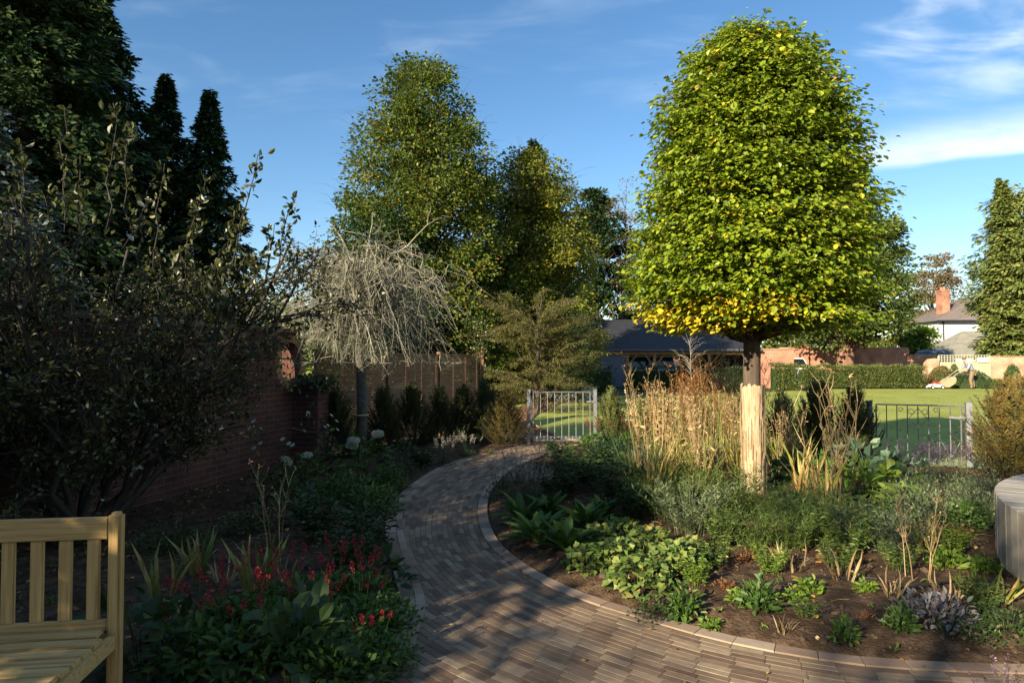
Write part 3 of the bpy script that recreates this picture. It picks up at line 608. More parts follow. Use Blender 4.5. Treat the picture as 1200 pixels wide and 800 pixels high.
# --- background trees
conifer('conifer', at(20, 19), 18.5, 4.3, lm['conifer'], 'tallest dark conifer running out of the top left corner', seed=2, dens=1.5, lsz=.24, z0=1.2, group='dark conifers behind the garden wall')
conifer('conifer', at(95, 23), 15.6, 4.4, lm['conifer'], 'tall dark conifer second from the left edge behind the wall', seed=3, dens=1.5, lsz=.24, z0=1.5, group='dark conifers behind the garden wall')
conifer('conifer', at(190, 25), 12.4, 3.2, lm['conifer'], 'dark conifer with its spire just left of the smallest one', seed=4, dens=1.5, lsz=.2, z0=1.0, power=1.0, group='dark conifers behind the garden wall')
conifer('conifer', at(242, 24), 11.4, 2.9, lm['conifer'], 'smallest pointed dark conifer standing against the open sky', seed=5, dens=1.5, lsz=.2, z0=.8, power=1.0, group='dark conifers behind the garden wall')
conifer('blue_spruce', at(-20, 9.0), 5.0, 1.7, lm['blue'], 'blue grey spruce at the left edge behind the shrub', seed=6, dens=1.2, lsz=.10, z0=1.5)
decid('autumn_tree', at(492, 24), 12.7, 1.0, egg([(0, 3.0), (.15, 3.4), (.35, 3.4), (.55, 2.9), (.75, 2.0), (.9, 1.2), (1, .4)]), 560, 140, .12, lm['autumn'], bark, 'tallest autumn tree with bare twigs at its top behind the fence', seed=7, clr=.62, twigs=1, flat=.7)
decid('autumn_tree', at(440, 21), 6.6, .8, egg([(0, 1.4), (.3, 1.9), (.6, 1.7), (.85, 1.0), (1, .2)]), 110, 110, .12, lm['dark'], bark, 'dark green tree behind the bare weeping tree', seed=8, clr=.5, flat=.7)
decid('autumn_tree', at(622, 27), 10.0, .8, egg([(0, 2.3), (.2, 2.8), (.5, 2.7), (.75, 2.1), (.9, 1.5), (1, .3)]), 400, 130, .12, lm['maple'], bark, 'yellowing tree above the small white gate', seed=9, clr=.6, twigs=1, flat=.7)
conifer('conifer', at(626, 31), 11.9, 2.7, lm['conifer'], 'dark conifer whose tip shows above the yellowing tree', seed=10, dens=1.4, lsz=.22, z0=1)
decid('evergreen_tree', at(697, 47), 13.4, .5, egg([(0, 3.2), (.3, 3.6), (.6, 3.0), (.85, 1.8), (1, .4)]), 200, 160, .22, lm['conifer'], darkbark, 'rounded dark evergreen between the yellowing tree and the clipped tree', seed=12, clr=.7)
decid('evergreen_tree', at(560, 31), 6.5, .3, egg([(0, 2.8), (.5, 2.6), (.85, 1.4), (1, .3)]), 120, 120, .17, lm['dark'], darkbark, 'low dark evergreen behind the end of the fence', seed=13, clr=.75)
conifer('columnar_conifer', at(676, 24.5), 3.2, .62, lm['conifer'], 'narrow dark column conifer at the left end of the slate roofed barn', seed=14, dens=1.6, lsz=.1, z0=.1, power=.35, droop=-.5)
decid('birch_tree', at(733, 46), 13.8, 3.0, egg([(0, 1.5), (.3, 2.0), (.7, 1.6), (1, .3)]), 90, 45, .13, lm['birch'], palebark, 'pale leafless looking birch just left of the clipped tree', seed=15, clr=.6, twigs=3, tr=.14)
# feathery tree
def feather():
    rng = np.random.default_rng(31); b = np.array([*at(628, 20)[:2], 0]); t = empty('feathery_tree', b, 'feathery pale green tree with arching twigs left of the barn', 'tree')
    tk = MB(); cr = MB(); tk.tube([[0, 0, -.05], [.1, 0, 1], [.05, 0, 2.2]], [.09, .07, .05], 7)
    for i in range(84):
        a = rng.uniform(0, 2*np.pi); out = np.array([math.cos(a), math.sin(a), 0]); z = rng.uniform(-.3, 2.7); ln = rng.uniform(1.0, 2.0)*(1 if math.cos(a) > .2 else .85)
        p = limb(tk, [.05, 0, z], out*ln+np.array([0, 0, z+rng.uniform(.1, 1.5)]), .022, .004, rng, bend=.12, n=9, k=4)
        for j in range(26):
            k0 = p[rng.integers(2, 9)]; d = out*.6+rnd3(rng, 1)[0]*.8; d[2] = abs(d[2])*.15-.1; l = rng.uniform(.2, .6); e = k0+d*l; tk.tube([k0, (k0+e)/2+[0, 0, .04], e], [.004, .003, .001], 3)
            m = 28; u = rng.random((m, 1)); pp = k0+(e-k0)*u+rng.normal(0, .03, (m, 3)); cr.leaves(pp, d+rng.normal(0, .5, (m, 3)), np.c_[rng.normal(0, .4, (m, 2)), np.ones(m)], .06, .022, 'dia', rng=rng)
    tk.build('trunk', bark, t); cr.build('crown', lm['pale'], t)
feather()
decid('mature_tree', at(990, 41), 13.0, 2.6, egg([(0, 2.6), (.12, 3.7), (.3, 3.9), (.55, 3.3), (.8, 2.2), (1, .5)]), 260, 150, .20, lm['oak'], barkred, 'dark green tree with red brown trunk rising behind the clipped hedge', seed=16, clr=.85, tr=.52, flat=.6)
decid('cedar_tree', at(1216, 47), 13.9, .4, egg([(0, 2.8), (.3, 3.8), (.6, 3.7), (.85, 2.9), (.95, 2.0), (1, .9)]), 360, 150, .34, lm['cedar'], bark, 'big shaggy green conifer at the right edge beside the white house', seed=17, clr=.95, flat=.5, asp=.42, kind='dia', hang=.6, tr=.4, twigs=1)
conifer('cedar_tree', at(1178, 46.4), 14.3, 1.5, lm['cedar'], 'slim spire rising in front of the big shaggy conifer', seed=27, dens=1.2, lsz=.28, z0=1.2, power=.6, droop=.4)
decid('birch_tree', at(1096, 66), 12.6, 3, egg([(0, 2.4), (.3, 2.9), (.7, 2.2), (1, .4)]), 120, 110, .2, lm['birch'], palebark, 'tan leaved birch above the chimney of the white house', seed=18, clr=.8, twigs=2, tr=.15)
for i, (px, d, H, w_, mt, lb) in enumerate(((1056, 60, 5.6, 2.4, 'maple', 'pale green bush behind the shaded wall, left of the blue car'), (1080, 58, 4.6, 1.2, 'bright', 'bright green bush beside the left eave of the white house'), (1135, 72, 8, 3, 'cedar', 'green tree peeping over the ridge of the white house'), (925, 66, 4.6, 3.0, 'maple', 'low yellow green tree beyond the sunlit brick wall'), (1025, 75, 4.2, 3.0, 'oak', 'distant low green tree behind the shaded brick wall'))):
    decid('garden_tree', at(px, d), H, .3, egg([(0, w_*.8), (.4, w_), (.8, w_*.6), (1, .2)]), 60, 110, .22, lm[mt], bark, lb, seed=40+i, clr=.8)
# shade trees behind the camera, on the sun's side
def shade():
    lb = 'broad leafy tree standing behind the viewer, shading the garden'
    g_ = 'shade trees behind the viewer'
    for i, (x, y, H, z0, r, n) in enumerate(SHADE):
        decid('shade_tree', (x, y, 0), H, z0, egg([(0, r*.7), (.35, r), (.7, r*.8), (1, r*.2)]), n, 60, .16, lm['beech'], bark, lb, group=g_, seed=60+i, clr=.6, tr=.2)
SHADE = [(-9.8, -10.4, 10.3, 3.4, 2.8, 46), (-12.4, -5.6, 8.2, 1.0, 2.2, 90), (-7.0, -1.5, 5.7, .4, 1.9, 130), (-13.5, -2.4, 7.2, 1.0, 2.3, 100), (-12.5, 3.0, 6.0, .5, 2.2, 110)]
shade()
t = empty('sky_blocking_house', (8, -12, 0), 'unseen brick house added behind the viewer to block sky light', 'house'); b = MB(); b.box((0, 0, 3), (22, 8, 6)); hw = b.build('wall', brickmat('house_brick', (.25, .11, .07), (.2, .09, .06), (.3, .26, .2)), t)  # out-of-view house added to cut sky light and deepen the shade
b = MB(); b.add([(-11.5, -4.5, 5.9), (11.5, -4.5, 5.9), (11.5, 4.5, 5.9), (-11.5, 4.5, 5.9), (-8, 0, 9.4), (8, 0, 9.4)], [[0, 1, 5, 4], [1, 2, 5], [2, 3, 4, 5], [3, 0, 4], [3, 2, 1, 0]]); b.build('roof', noisemat('house_tile', [(.3, (.07, .05, .045)), (.7, (.14, .09, .07))], scale=2, stretch=(1, 1, 8)), t)
for i in range(5):
    for zz in (1.5, 4.3): b = MB(); b.box((-9+4.2*i, 4.02, zz), (1.2, .06, 1.3)); o = b.build('window', noisemat('window_paint', [(.3, (.7, .7, .68)), (.7, (.8, .8, .78))], bump=0), hw); b = MB(); b.box((-9+4.2*i, 4.06, zz), (1.04, .03, 1.14)); b.build('pane', noisemat('window_glass', [(.3, (.02, .02, .025)), (.7, (.03, .03, .035))], rough=.1, bump=0, spec=.5), o)

# ---------------------------------------------------------------- far walls, hedges, buildings
brk1 = brickmat('far_brick', (.46, .20, .12), (.36, .15, .09), (.40, .30, .22))
brk2 = brickmat('pale_brick', (.62, .36, .22), (.50, .27, .16), (.50, .42, .32))
def wallrun(name, x0, x1, y, h, m, label, th=.25, pier=None, steps=None):
    t = empty(name, (x0, y, 0), label, 'wall'); b = MB()
    b.box(((x1-x0)/2, 0, h/2-.05), (x1-x0, th, h+.1)); b.build('wall_body', m, t)
    c = MB(); n = max(1, int((x1-x0)/.45))
    for i in range(n): c.box(((x1-x0)*(i+.5)/n, 0, h+.035), ((x1-x0)/n-.006, th+.07, .07), r=rng.random())
    c.build('coping', attrmat('coping', [(0, (.28, .16, .11)), (1, (.42, .27, .18))]), t)
    if pier:
        for p in pier: b = MB(); b.box((p-x0, -.06, (h+.12)/2), (.5, th+.26, h+.26)); b.build('pier', m, t)
    return t
X = lambda px, d: (px-600)/F*d
wallrun('garden_wall', X(914, 44), X(1064, 44), 44, 2.33, brk1, 'long red brick wall behind the clipped hedge, mostly in tree shade', pier=[X(941, 44)])
wallrun('garden_wall', X(1064, 44)+.01, X(1095, 44), 44, 1.86, brk1, 'lower step of the red brick wall in front of the blue car')
wallrun('garden_wall', X(1160, 39.5), X(1300, 39.5), 39.5, 1.74, brk2, 'sunlit pale orange brick wall at the right edge')
wallrun('garden_wall', X(1055, 62), X(1100, 62), 62, 2.85, brk1, 'sunlit strip of orange brick wall behind the blue car')
# swooping brick wall end
t = empty('wall_end', (X(1080, 39.2), 39.2, 0), 'rounded sunlit end of a pale brick wall left of the trellis', 'wall'); b = MB()
prof = [(0, -.05), (0, .62), (.12, .78), (.2, 1.15), (.32, 1.45), (.52, 1.62), (.82, 1.66), (1.02, 1.6), (1.02, -.05)]
V = [(x, 0, z) for x, z in prof]+[(x, .3, z) for x, z in prof]; n = len(prof)
b.add(V, [list(range(n)), list(range(2*n-1, n-1, -1))]+[[(i+1) % n, i, i+n, (i+1) % n+n] for i in range(n)]); b.build('wall_body', brk2, t)
# boarded fence with trellis and a white sign
gw = noisemat('weathered_board', [(.3, (.30, .32, .20)), (.7, (.44, .45, .30))], scale=4, stretch=(6, 6, .5), bump=.3)
t = empty('boarded_fence', (X(1100, 39.4), 39.4, 0), 'grey green boarded fence with square trellis top behind the gardener', 'fence'); W = X(1160, 39.4)-X(1100, 39.4)
b = MB()
for i in range(21): b.box((W*(i+.5)/21, 0, .7), (W/21-.006, .025, 1.42), r=rng.random())
b.build('board_panel', gw, t); b = MB()
for i in range(19): b.box((W*i/18, 0, 1.64), (.03, .02, .46))
for i in range(4): b.box((W/2, -.015, 1.45+.13*i), (W, .015, .03))
b.build('trellis', plain('trellis_wood', (.48, .46, .30)), t)
b = MB()
for p in (0, .5, 1): b.box((W*p, .03, .9), (.1, .06, 1.8))
b.build('post', gw, t)
b = MB(); b.box((0, 0, 0), (.68, .03, .26)); o = b.build('sign_board', plain('white_sign', (.75, .72, .66)), None); o.location = (X(1152, 39.3), 39.3, 1.58); tag(o, 'small white sign board fixed on the trellis right of the gardener', 'sign')
b = MB()
for i in range(2): b.box((0, -.017, .05-.09*i), (.5-.1*i, .004, .025))
b.build('lettering', plain('sign_lettering', (.35, .25, .22)), o)

def hedge(name, x0, x1, y, dpt, h, lmat, label, n=9000, lsz=.09, seed=1, cat='hedge', z0=0):
    rng = np.random.default_rng(seed); t = empty(name, ((x0+x1)/2, y, 0), label, cat); W = x1-x0
    co_ = MB(); co_.box((0, 0, h*.45), (W*.96, dpt*.6, h*.84)); co_.build('inner_twigs', lm['conifer'], t)
    a = rng.random((n, 3)); f = rng.random(n); P_ = np.c_[(a[:, 0]-.5)*W, (a[:, 1]-.5)*dpt, a[:, 2]*h]
    s1 = f < .55; P_[s1, 1] = -dpt/2; s2 = (f >= .55) & (f < .85); P_[s2, 2] = h
    for i in range(n):
        k = mnoise.noise(Vector((P_[i, 0]*2.2, P_[i, 1]*2, P_[i, 2]*2.2+seed)))
        if s1[i]: P_[i, 1] -= k*.16
        else: P_[i, 2] += k*.14*h
    D = rng.normal(0, .6, (n, 3)); D[s1, 1] -= .6; D[:, 2] += .5
    t2 = MB(); t2.leaves(P_+rng.normal(0, .03, (n, 3)), D, np.c_[rng.normal(0, .4, n), rng.normal(-.5, .4, n), np.ones(n)], lsz*rng.uniform(.6, 1.4, n), lsz*.5, 'dia', rng=rng); t2.build('foliage', lmat, t); return t
hedge('clipped_hedge', X(938, 37.5), X(1084, 37.5), 37.8, .9, 1.18, lm['yewlight'], 'low clipped green hedge across the far side of the lawn', n=16000, seed=3)
hedge('clipped_hedge', X(906, 34), X(934, 34), 34.2, .8, 1.3, lm['yewlight'], 'short block of green hedge left of the long clipped hedge', n=3500, seed=4)
hedge('clipped_hedge', X(735, 34.5), X(880, 34.5), 35, .9, 1.15, lm['dark'], 'dark clipped hedge in front of the open barn', n=9000, seed=5)
hedge('clipped_hedge', X(560, 30), X(720, 30), 30.5, 1.2, 1.2, lm['dark'], 'dark low hedge beyond the curved lawn and small gate', n=7000, seed=6)
def ball(name, c, rad, lmat, label, seed, n=4000, lsz=.07, cat='bush'):
    rng = np.random.default_rng(seed); t = empty(name, c, label, cat)
    i_ = MB(); i_.ell((0, 0, rad[2]*.0), np.array(rad)*.9, 14, 9); i_.build('inner_twigs', lm['conifer'], t)
    d = rnd3(rng, n); d[:, 2] = abs(d[:, 2]); t2 = MB(); t2.leaves(d*np.array(rad)*(1+rng.normal(0, .03, (n, 1))), d*.6+rng.normal(0, .5, (n, 3)), d+rng.normal(0, .3, (n, 3)), lsz*rng.uniform(.6, 1.3, n), lsz*.5, 'dia', rng=rng); t2.build('foliage', lmat, t)
ball('domed_bush', (X(1139, 37), 37, 0), (1.02, .8, .93), lm['yew'], 'dark green clipped dome bush behind the gardener', 1)
ball('garden_shrub', (X(1103, 38.4), 38.4, 0), (.75, .5, 1.15), lm['yewrust'], 'olive shrub beside the rounded wall end', 2, n=2000, lsz=.10, cat='shrub')
ball('garden_shrub', (X(1118, 38.6), 38.6, 0), (.28, .3, 1.25), lm['yewlight'], 'narrow green shrub against the boarded fence', 3, n=900, lsz=.10, cat='shrub')
ball('garden_shrub', (X(1186, 39.1), 39.1, 0), (.5, .15, 1.25), lm['green'], 'green climber on the pale brick wall at the right edge', 4, n=900, lsz=.10, cat='shrub')
ball('garden_shrub', (X(1165, 38.8), 38.8, 0), (.7, .3, .42), lm['bright'], 'low weeds at the foot of the pale brick wall', 6, n=900, lsz=.10, cat='shrub')

# barn
slate = noisemat('slate', [(.3, (.020, .021, .024)), (.7, (.038, .040, .046))], scale=3, stretch=(1, 1, 6), bump=.2, rough=.55)
oakw = noisemat('oak_timber', [(.3, (.24, .12, .05)), (.7, (.42, .23, .11))], scale=4, bump=.2)
bx0, bx1 = X(688, 38), X(884, 38)
t = empty('open_barn', (bx0, 38, 0), 'long low open fronted barn with dark slate roof and oak posts', 'barn'); W = bx1-bx0
b = MB(); e, rd = 2.22, 3.95
b.add([(-.3, -.3, e), (W+.3, -.3, e), (W+.3, 3.0, rd), (-.3, 3.0, rd), (-.3, 6.3, e), (W+.3, 6.3, e), (-.3, -.3, e-.08), (W+.3, -.3, e-.08), (W+.3, 3, rd-.08), (-.3, 3, rd-.08), (-.3, 6.3, e-.08), (W+.3, 6.3, e-.08)], [[0, 1, 2, 3], [3, 2, 5, 4], [7, 6, 9, 8], [8, 9, 10, 11], [6, 7, 1, 0], [0, 3, 9, 6], [3, 4, 10, 9], [1, 7, 8, 2], [2, 8, 11, 5], [4, 5, 11, 10]])
rf = b.build('roof', slate, t); b = MB(); b.tube([(-.3, 3, rd+.03), (W+.3, 3, rd+.03)], .07, 8); b.build('ridge', slate, rf)
b = MB(); b.tube([(-.3, -.38, e-.1), (W+.3, -.38, e-.1)], .06, 8); b.build('gutter', plain('gutter', (.10, .11, .13)), rf)
b = MB(); b.box((W/2, 0, 1.98), (W, .18, .2)); b.build('beam', oakw, t)
for p in (X(735, 38), X(767, 38), X(831, 38), X(882, 38)):
    b = MB(); b.box((p-bx0, 0, .94), (.17, .17, 1.88)); o = b.build('post', oakw, t)
    for s_ in (-1, 1):
        b = MB(); b.tube([(p-bx0+s_*.08, 0, 1.3), (p-bx0+s_*.55, 0, 1.86)], .055, 4); b.build('brace', oakw, o)
b = MB(); b.box((W/2, 6, 1.1), (W, .12, 2.2)); b.box((W, 3.2, 1.1), (.12, 5.6, 2.2)); b.box((0, 3.05, 1.1), (.12, 5.6, 2.2)); b.build('back_wall', noisemat('barn_board', [(.3, (.10, .06, .035)), (.7, (.2, .13, .08))], scale=4, stretch=(.4, .4, 8)), t)
b = MB()
for i in range(12): b.box((1.1, -.02, .1+i*.155), (2.2, .03, .15))
b.build('cladding', plain('grey_cladding', (.12, .13, .15)), t)
wallrun('garden_wall', bx1+.35, bx1+2.2, 38.0, 2.15, brk1, 'short brown brick wall joined to the right end of the barn')

# vehicles
glass = plain('car_glass', (.015, .018, .02), rough=.08, spec=.6); tyre = plain('tyre', (.02, .02, .02)); chrome = plain('light_lens', (.6, .6, .58), rough=.2)
def car(name, loc, rz, L_, W_, H_, col, label, cat='car', van=False):
    t = empty(name, loc, label, cat, rz=rz); pm = plain(name+'_paint', col, rough=.3, spec=.5)
    z0 = .28; zb = H_*.56
    if van: pr = [(0, z0), (0, zb*.95), (L_*.09, zb*1.05), (L_*.22, H_*.93), (L_*.28, H_), (L_*.96, H_), (L_, H_*.9), (L_, z0)]; wi = [(L_*.13, zb*1.08), (L_*.235, H_*.9), (L_*.9, H_*.9), (L_*.92, zb*1.08)]
    else: pr = [(0, z0), (0, zb*.8), (L_*.05, zb*.95), (L_*.26, zb*1.05), (L_*.40, H_*.97), (L_*.5, H_), (L_*.8, H_*.97), (L_*.96, zb*1.1), (L_, zb*.9), (L_, z0)]; wi = [(L_*.30, zb*1.1), (L_*.41, H_*.91), (L_*.79, H_*.91), (L_*.90, zb*1.12)]
    b = bmesh.new(); tw = lambda z: W_/2*(1-.16*max(0, (z-zb)/(H_-zb)))
    A = [b.verts.new((x, -tw(z), z)) for x, z in pr]; B = [b.verts.new((x, tw(z), z)) for x, z in pr]; n = len(pr)
    b.faces.new(A[::-1]); b.faces.new(B)
    for i in range(n): b.faces.new((A[i], A[(i+1) % n], B[(i+1) % n], B[i]))
    bmesh.ops.recalc_face_normals(b, faces=b.faces); bmesh.ops.bevel(b, geom=b.edges[:], offset=.05, segments=2, affect='EDGES'); me = bpy.data.meshes.new('body'); b.to_mesh(me); b.free()
    link('body', me, pm, t)
    for s_ in (-1, 1):
        m = MB(); V = [(x, s_*(tw(z)+.006), z) for x, z in wi]+[(x, s_*(tw(z)-.03), z) for x, z in wi]; m.add(V, [[0, 1, 2, 3], [7, 6, 5, 4], [0, 4, 5, 1], [1, 5, 6, 2], [2, 6, 7, 3], [3, 7, 4, 0]]); m.build('side_window', glass, t)
    i = 2 if van else 3; (xa, za), (xb, zb_) = pr[i], pr[i+1]; k = lambda f: (xa+(xb-xa)*f-.012, za+(zb_-za)*f+.012)
    (p, q), (r_, s2) = k(.1), k(.92); m = MB(); V = [(p, -tw(q)*.88, q), (p, tw(q)*.88, q), (r_, tw(s2)*.86, s2), (r_, -tw(s2)*.86, s2)]; V += [(x+.03, y, z-.03) for x, y, z in V]
    m.add(V, [[0, 1, 2, 3], [7, 6, 5, 4], [0, 4, 5, 1], [1, 5, 6, 2], [2, 6, 7, 3], [3, 7, 4, 0]]); m.build('windscreen', glass, t)
    for x in (L_*.18, L_*.8):
        for s_ in (-1, 1):
            m = MB(); m.tube([(x, s_*(W_/2-.2), .32), (x, s_*(W_/2+.01), .32)], .32, 18); o = m.build('wheel', tyre, t); m = MB(); m.tube([(x, s_*(W_/2), .32), (x, s_*(W_/2+.02), .32)], .19, 14); m.build('rim', chrome, o)
    for s_ in (-1, 1):
        m = MB(); m.box((-.005, s_*W_*.36, zb*.78), (.04, .32, .13)); m.build('headlight', chrome, t)
        m = MB(); m.box((L_*.31 if not van else L_*.16, s_*(W_/2+.08), zb*1.12), (.1, .2, .14)); m.build('wing_mirror', pm, t)
    return t
car('parked_van', (X(708, 39.6), 39.9, 0), 0, 4.4, 1.85, 1.92, (.42, .45, .48), 'silver grey van parked inside the open barn', 'van', True)
car('parked_car', (X(938, 41.5), 41.0, 0), R(90), 4.3, 1.8, 1.72, (.62, .66, .70), 'pale car facing the lawn behind the left end of the clipped hedge')
car('parked_car', (X(1052, 49), 48.2, 0), 0, 3.4, 1.8, 2.28, (.05, .08, .16), 'dark blue car roof showing over the lower brick wall')

# white house
wh = plain('white_render', (.80, .80, .78), rough=.8); tile = noisemat('roof_tile', [(.3, (.12, .095, .085)), (.7, (.23, .19, .17))], scale=1.5, stretch=(1, 1, 8), bump=.3)
hx0, hx1 = X(1101, 60), X(1180, 60)
t = empty('white_house', ((hx0+hx1)/2, 60, 0), 'white rendered house with hipped slate roof and brick chimney', 'house'); W = hx1-hx0
b = MB(); b.box((0, 3.4, 2.6), (W, 6.8, 5.2)); wl = b.build('wall', wh, t)
b = MB(); a = W/2+.45; apx = X(1140, 63)-(hx0+hx1)/2
b.add([(-a, -.45, 5.15), (a, -.45, 5.15), (a, 7.3, 5.15), (-a, 7.3, 5.15), (apx, 2.9, 7.55), (apx+.1, 4.4, 7.55), (-a, -.45, 5.05), (a, -.45, 5.05), (a, 7.3, 5.05), (-a, 7.3, 5.05)], [[0, 1, 4], [1, 2, 5, 4], [2, 3, 5], [3, 0, 4, 5], [6, 7, 1, 0], [7, 8, 2, 1], [8, 9, 3, 2], [9, 6, 0, 3], [9, 8, 7, 6]])
rf = b.build('roof', tile, t)
b = MB(); b.tube([(-a, -.5, 5.06), (a, -.5, 5.06)], .07, 6); b.build('gutter', plain('black_gutter', (.03, .03, .04)), rf)
b = MB(); b.box((X(1106, 61.5)-(hx0+hx1)/2, 1.5, 6.4), (.72, .9, 3.0)); b.box((X(1106, 61.5)-(hx0+hx1)/2, 1.5, 7.93), (.84, 1.02, .14)); ch = b.build('chimney', brk1, rf)
for s_ in (-.2, .2): b = MB(); b.tube([(X(1106, 61.5)-(hx0+hx1)/2, 1.5+s_, 7.98), (X(1106, 61.5)-(hx0+hx1)/2, 1.5+s_, 8.3)], [.13, .11], 10); b.build('chimney_pot', plain('clay_pot', (.4, .18, .1)), ch)
b = MB(); b.tube([(-W/2+.35, -.07, 0), (-W/2+.35, -.07, 5.0)], .06, 6); b.build('drainpipe', plain('black_pipe', (.03, .035, .05)), t)
ox0, ox1 = X(1108, 54), X(1215, 54)
t = empty('outbuilding', (ox0, 54, 0), 'grey tiled low outbuilding roof in front of the white house', 'outbuilding'); W = ox1-ox0
b = MB(); b.box((W/2, 2.2, .95), (W-.6, 4.4, 1.9)); b.build('wall', wh, t)
b = MB(); b.add([(0, -.3, 1.92), (W, -.3, 1.92), (W, 4.7, 1.92), (0, 4.7, 1.92), (2.9, 2.2, 4.0), (W-1, 2.2, 4.0), (0, -.3, 1.84), (W, -.3, 1.84), (W, 4.7, 1.84), (0, 4.7, 1.84)], [[0, 1, 5, 4], [1, 2, 5], [2, 3, 4, 5], [3, 0, 4], [6, 7, 1, 0], [7, 8, 2, 1], [8, 9, 3, 2], [9, 6, 0, 3], [9, 8, 7, 6]])
b.build('roof', noisemat('grey_tile', [(.3, (.17, .165, .13)), (.7, (.30, .29, .24))], scale=1.5, stretch=(1, 1, 8), bump=.3), t)

# ---------------------------------------------------------------- gates
galv = noisemat('galvanised_steel', [(.3, (.20, .21, .225)), (.7, (.34, .35, .37))], scale=20, bump=.1, rough=.45, metal=.5)
def gate(name, A, B, H, label, post=.06, latch=False):
    A, B = np.array(A), np.array(B); v = B-A; W = np.linalg.norm(v); t = empty(name, (A[0], A[1], 0), label, 'gate', rz=math.atan2(v[1], v[0]))
    for x in (0, W):
        b = MB(); b.box((x, 0, H/2), (post, post, H+.02)); p = b.build('post', galv, t); b = MB(); b.box((x, 0, H+.018), (post+.012, post+.012, .012)); b.build('post_cap', galv, p)
    x0, x1 = .09, W-.09; zt, zb = H-.03, .09
    b = MB()
    for q in ([(x0, 0, zt), (x1, 0, zt)], [(x0, 0, zb), (x1, 0, zb)], [(x0, 0, zb), (x0, 0, zt)], [(x1, 0, zb), (x1, 0, zt)]): b.tube(q, .010, 4)
    b.build('frame', galv, t)
    n = 8
    for i in range(1, n):
        x = x0+(x1-x0)*i/n; b = MB(); b.tube([(x, 0, zb+.013), (x, 0, zt-.013)], .0075, 6); b.build('bar', galv, t)
    b = MB(); s_ = (x1-x0)/n
    def scroll(cx, cz, r, flip, up):
        a = np.linspace(0, 2*np.pi*1.15, 20); rr = r*(1-.5*a/a[-1]); b.tube(np.c_[cx+flip*rr*np.cos(a), np.full(20, -.014), cz+up*rr*np.sin(a)], .0045, 5)
    for i in range(n):
        scroll(x0+s_*(i+.32), zb+.05, .032, 1, 1); scroll(x0+s_*(i+.68), zb+.05, .032, -1, 1)
    c = (x0+x1)/2
    for f in (-1, 1): scroll(c+f*.09, zt-.10, .05, f, 1); scroll(c+f*.22, zt-.07, .035, -f, 1); b.tube([(c, -.014, zt-.04), (c+f*.12, -.014, zt-.20), (c+f*.03, -.014, zt-.30)], .0045, 5)
    if latch:
        for f in (-1, 0, 1): b.tube([(x1-s_*1.0, -.014, zb+.1), (x1-s_*1.0+f*s_*.9, -.014, zb+.34)], .0045, 5)
    b.build('scrollwork', galv, t)
    b = MB(); b.box((x1+.01 if not latch else x1-.02, -.03, H*.80), (.16 if not latch else .28, .02, .03)); b.tube([(x1+.0, -.04, H*.80), (x1, -.09, H*.80)], .01, 6); b.build('latch', galv, t)
    for z in (.2, H*.8): b = MB(); b.tube([(x0-.045, 0, z-.04), (x0-.045, 0, z+.04)], .014, 8); b.build('hinge', galv, t)
    return t
gate('steel_gate', (.31, 12.45), (1.55, 12.45), 1.02, 'small galvanised steel garden gate closing the end of the brick path')
gate('steel_gate', (5.33, 9.95), (6.5, 9.5), .965, 'galvanised steel gate at the right before the shaded lawn', latch=True, post=.075)

# ---------------------------------------------------------------- teak bench
teak = noisemat('teak', [(.25, (.27, .15, .05)), (.5, (.50, .32, .12)), (.75, (.62, .42, .18))], scale=4, stretch=(.6, 14, 14), bump=.35, bscale=18, dist=.004, rough=.55, spec=.3)
teakv = noisemat('teak_upright', [(.25, (.27, .15, .05)), (.5, (.50, .32, .12)), (.75, (.62, .42, .18))], scale=4, stretch=(14, 14, .6), bump=.35, bscale=18, dist=.004, rough=.55, spec=.3)
def rbox(c, d, bev=.005, rx=0):
    b = bmesh.new(); bmesh.ops.create_cube(b, size=1); bmesh.ops.scale(b, vec=d, verts=b.verts); bmesh.ops.bevel(b, geom=b.edges[:], offset=bev, segments=2, affect='EDGES')
    bmesh.ops.transform(b, matrix=Matrix.Translation(c) @ Matrix.Rotation(rx, 4, 'X'), verts=b.verts); return b
def bm_obj(name, b, m, parent):
    me = bpy.data.meshes.new(name); b.to_mesh(me); b.free(); return link(name, me, m, parent)
LBn = 1.5
t = empty('wooden_bench', (-1.757, 2.98, 0), 'armless teak garden bench with slatted back in the lower left corner', 'bench', rz=R(8))
for x in (0, -LBn): bm_obj('back_leg', rbox((x, 0, .455), (.055, .055, .935), .012), teakv, t)
for x in (-.0, -LBn): bm_obj('front_leg', rbox((x, -.50, .19), (.055, .055, .378), .006), teakv, t)
bm_obj('top_rail', rbox((-LBn/2, .0, .855), (LBn-.058, .034, .094)), teak, t)
bm_obj('lower_rail', rbox((-LBn/2, -.004, .43), (LBn-.058, .03, .05)), teak, t)
i = 0; x = -.092
while x > -LBn+.06: bm_obj('back_slat', rbox((x, .0, .630), (.054, .018, .354), .004), teakv, t); x -= .1145
for k in range(6): bm_obj('seat_slat', rbox((-LBn/2, -.063-.088*k, .412-.012*math.sin(k/5*math.pi)), (LBn-.06+(.055 if k > 0 else -.01), .074, .022), .004), teak, t)
for x in (-.002, -LBn+.002, -LBn/2): bm_obj('side_rail', rbox((x, -.26, .362), (.036, .46, .062)), teak, t)
bm_obj('front_rail', rbox((-LBn/2, -.502, .36), (LBn-.058, .03, .06)), teak, t)
bm_obj('rear_rail', rbox((-LBn/2, .0, .36), (LBn-.058, .03, .06)), teak, t)

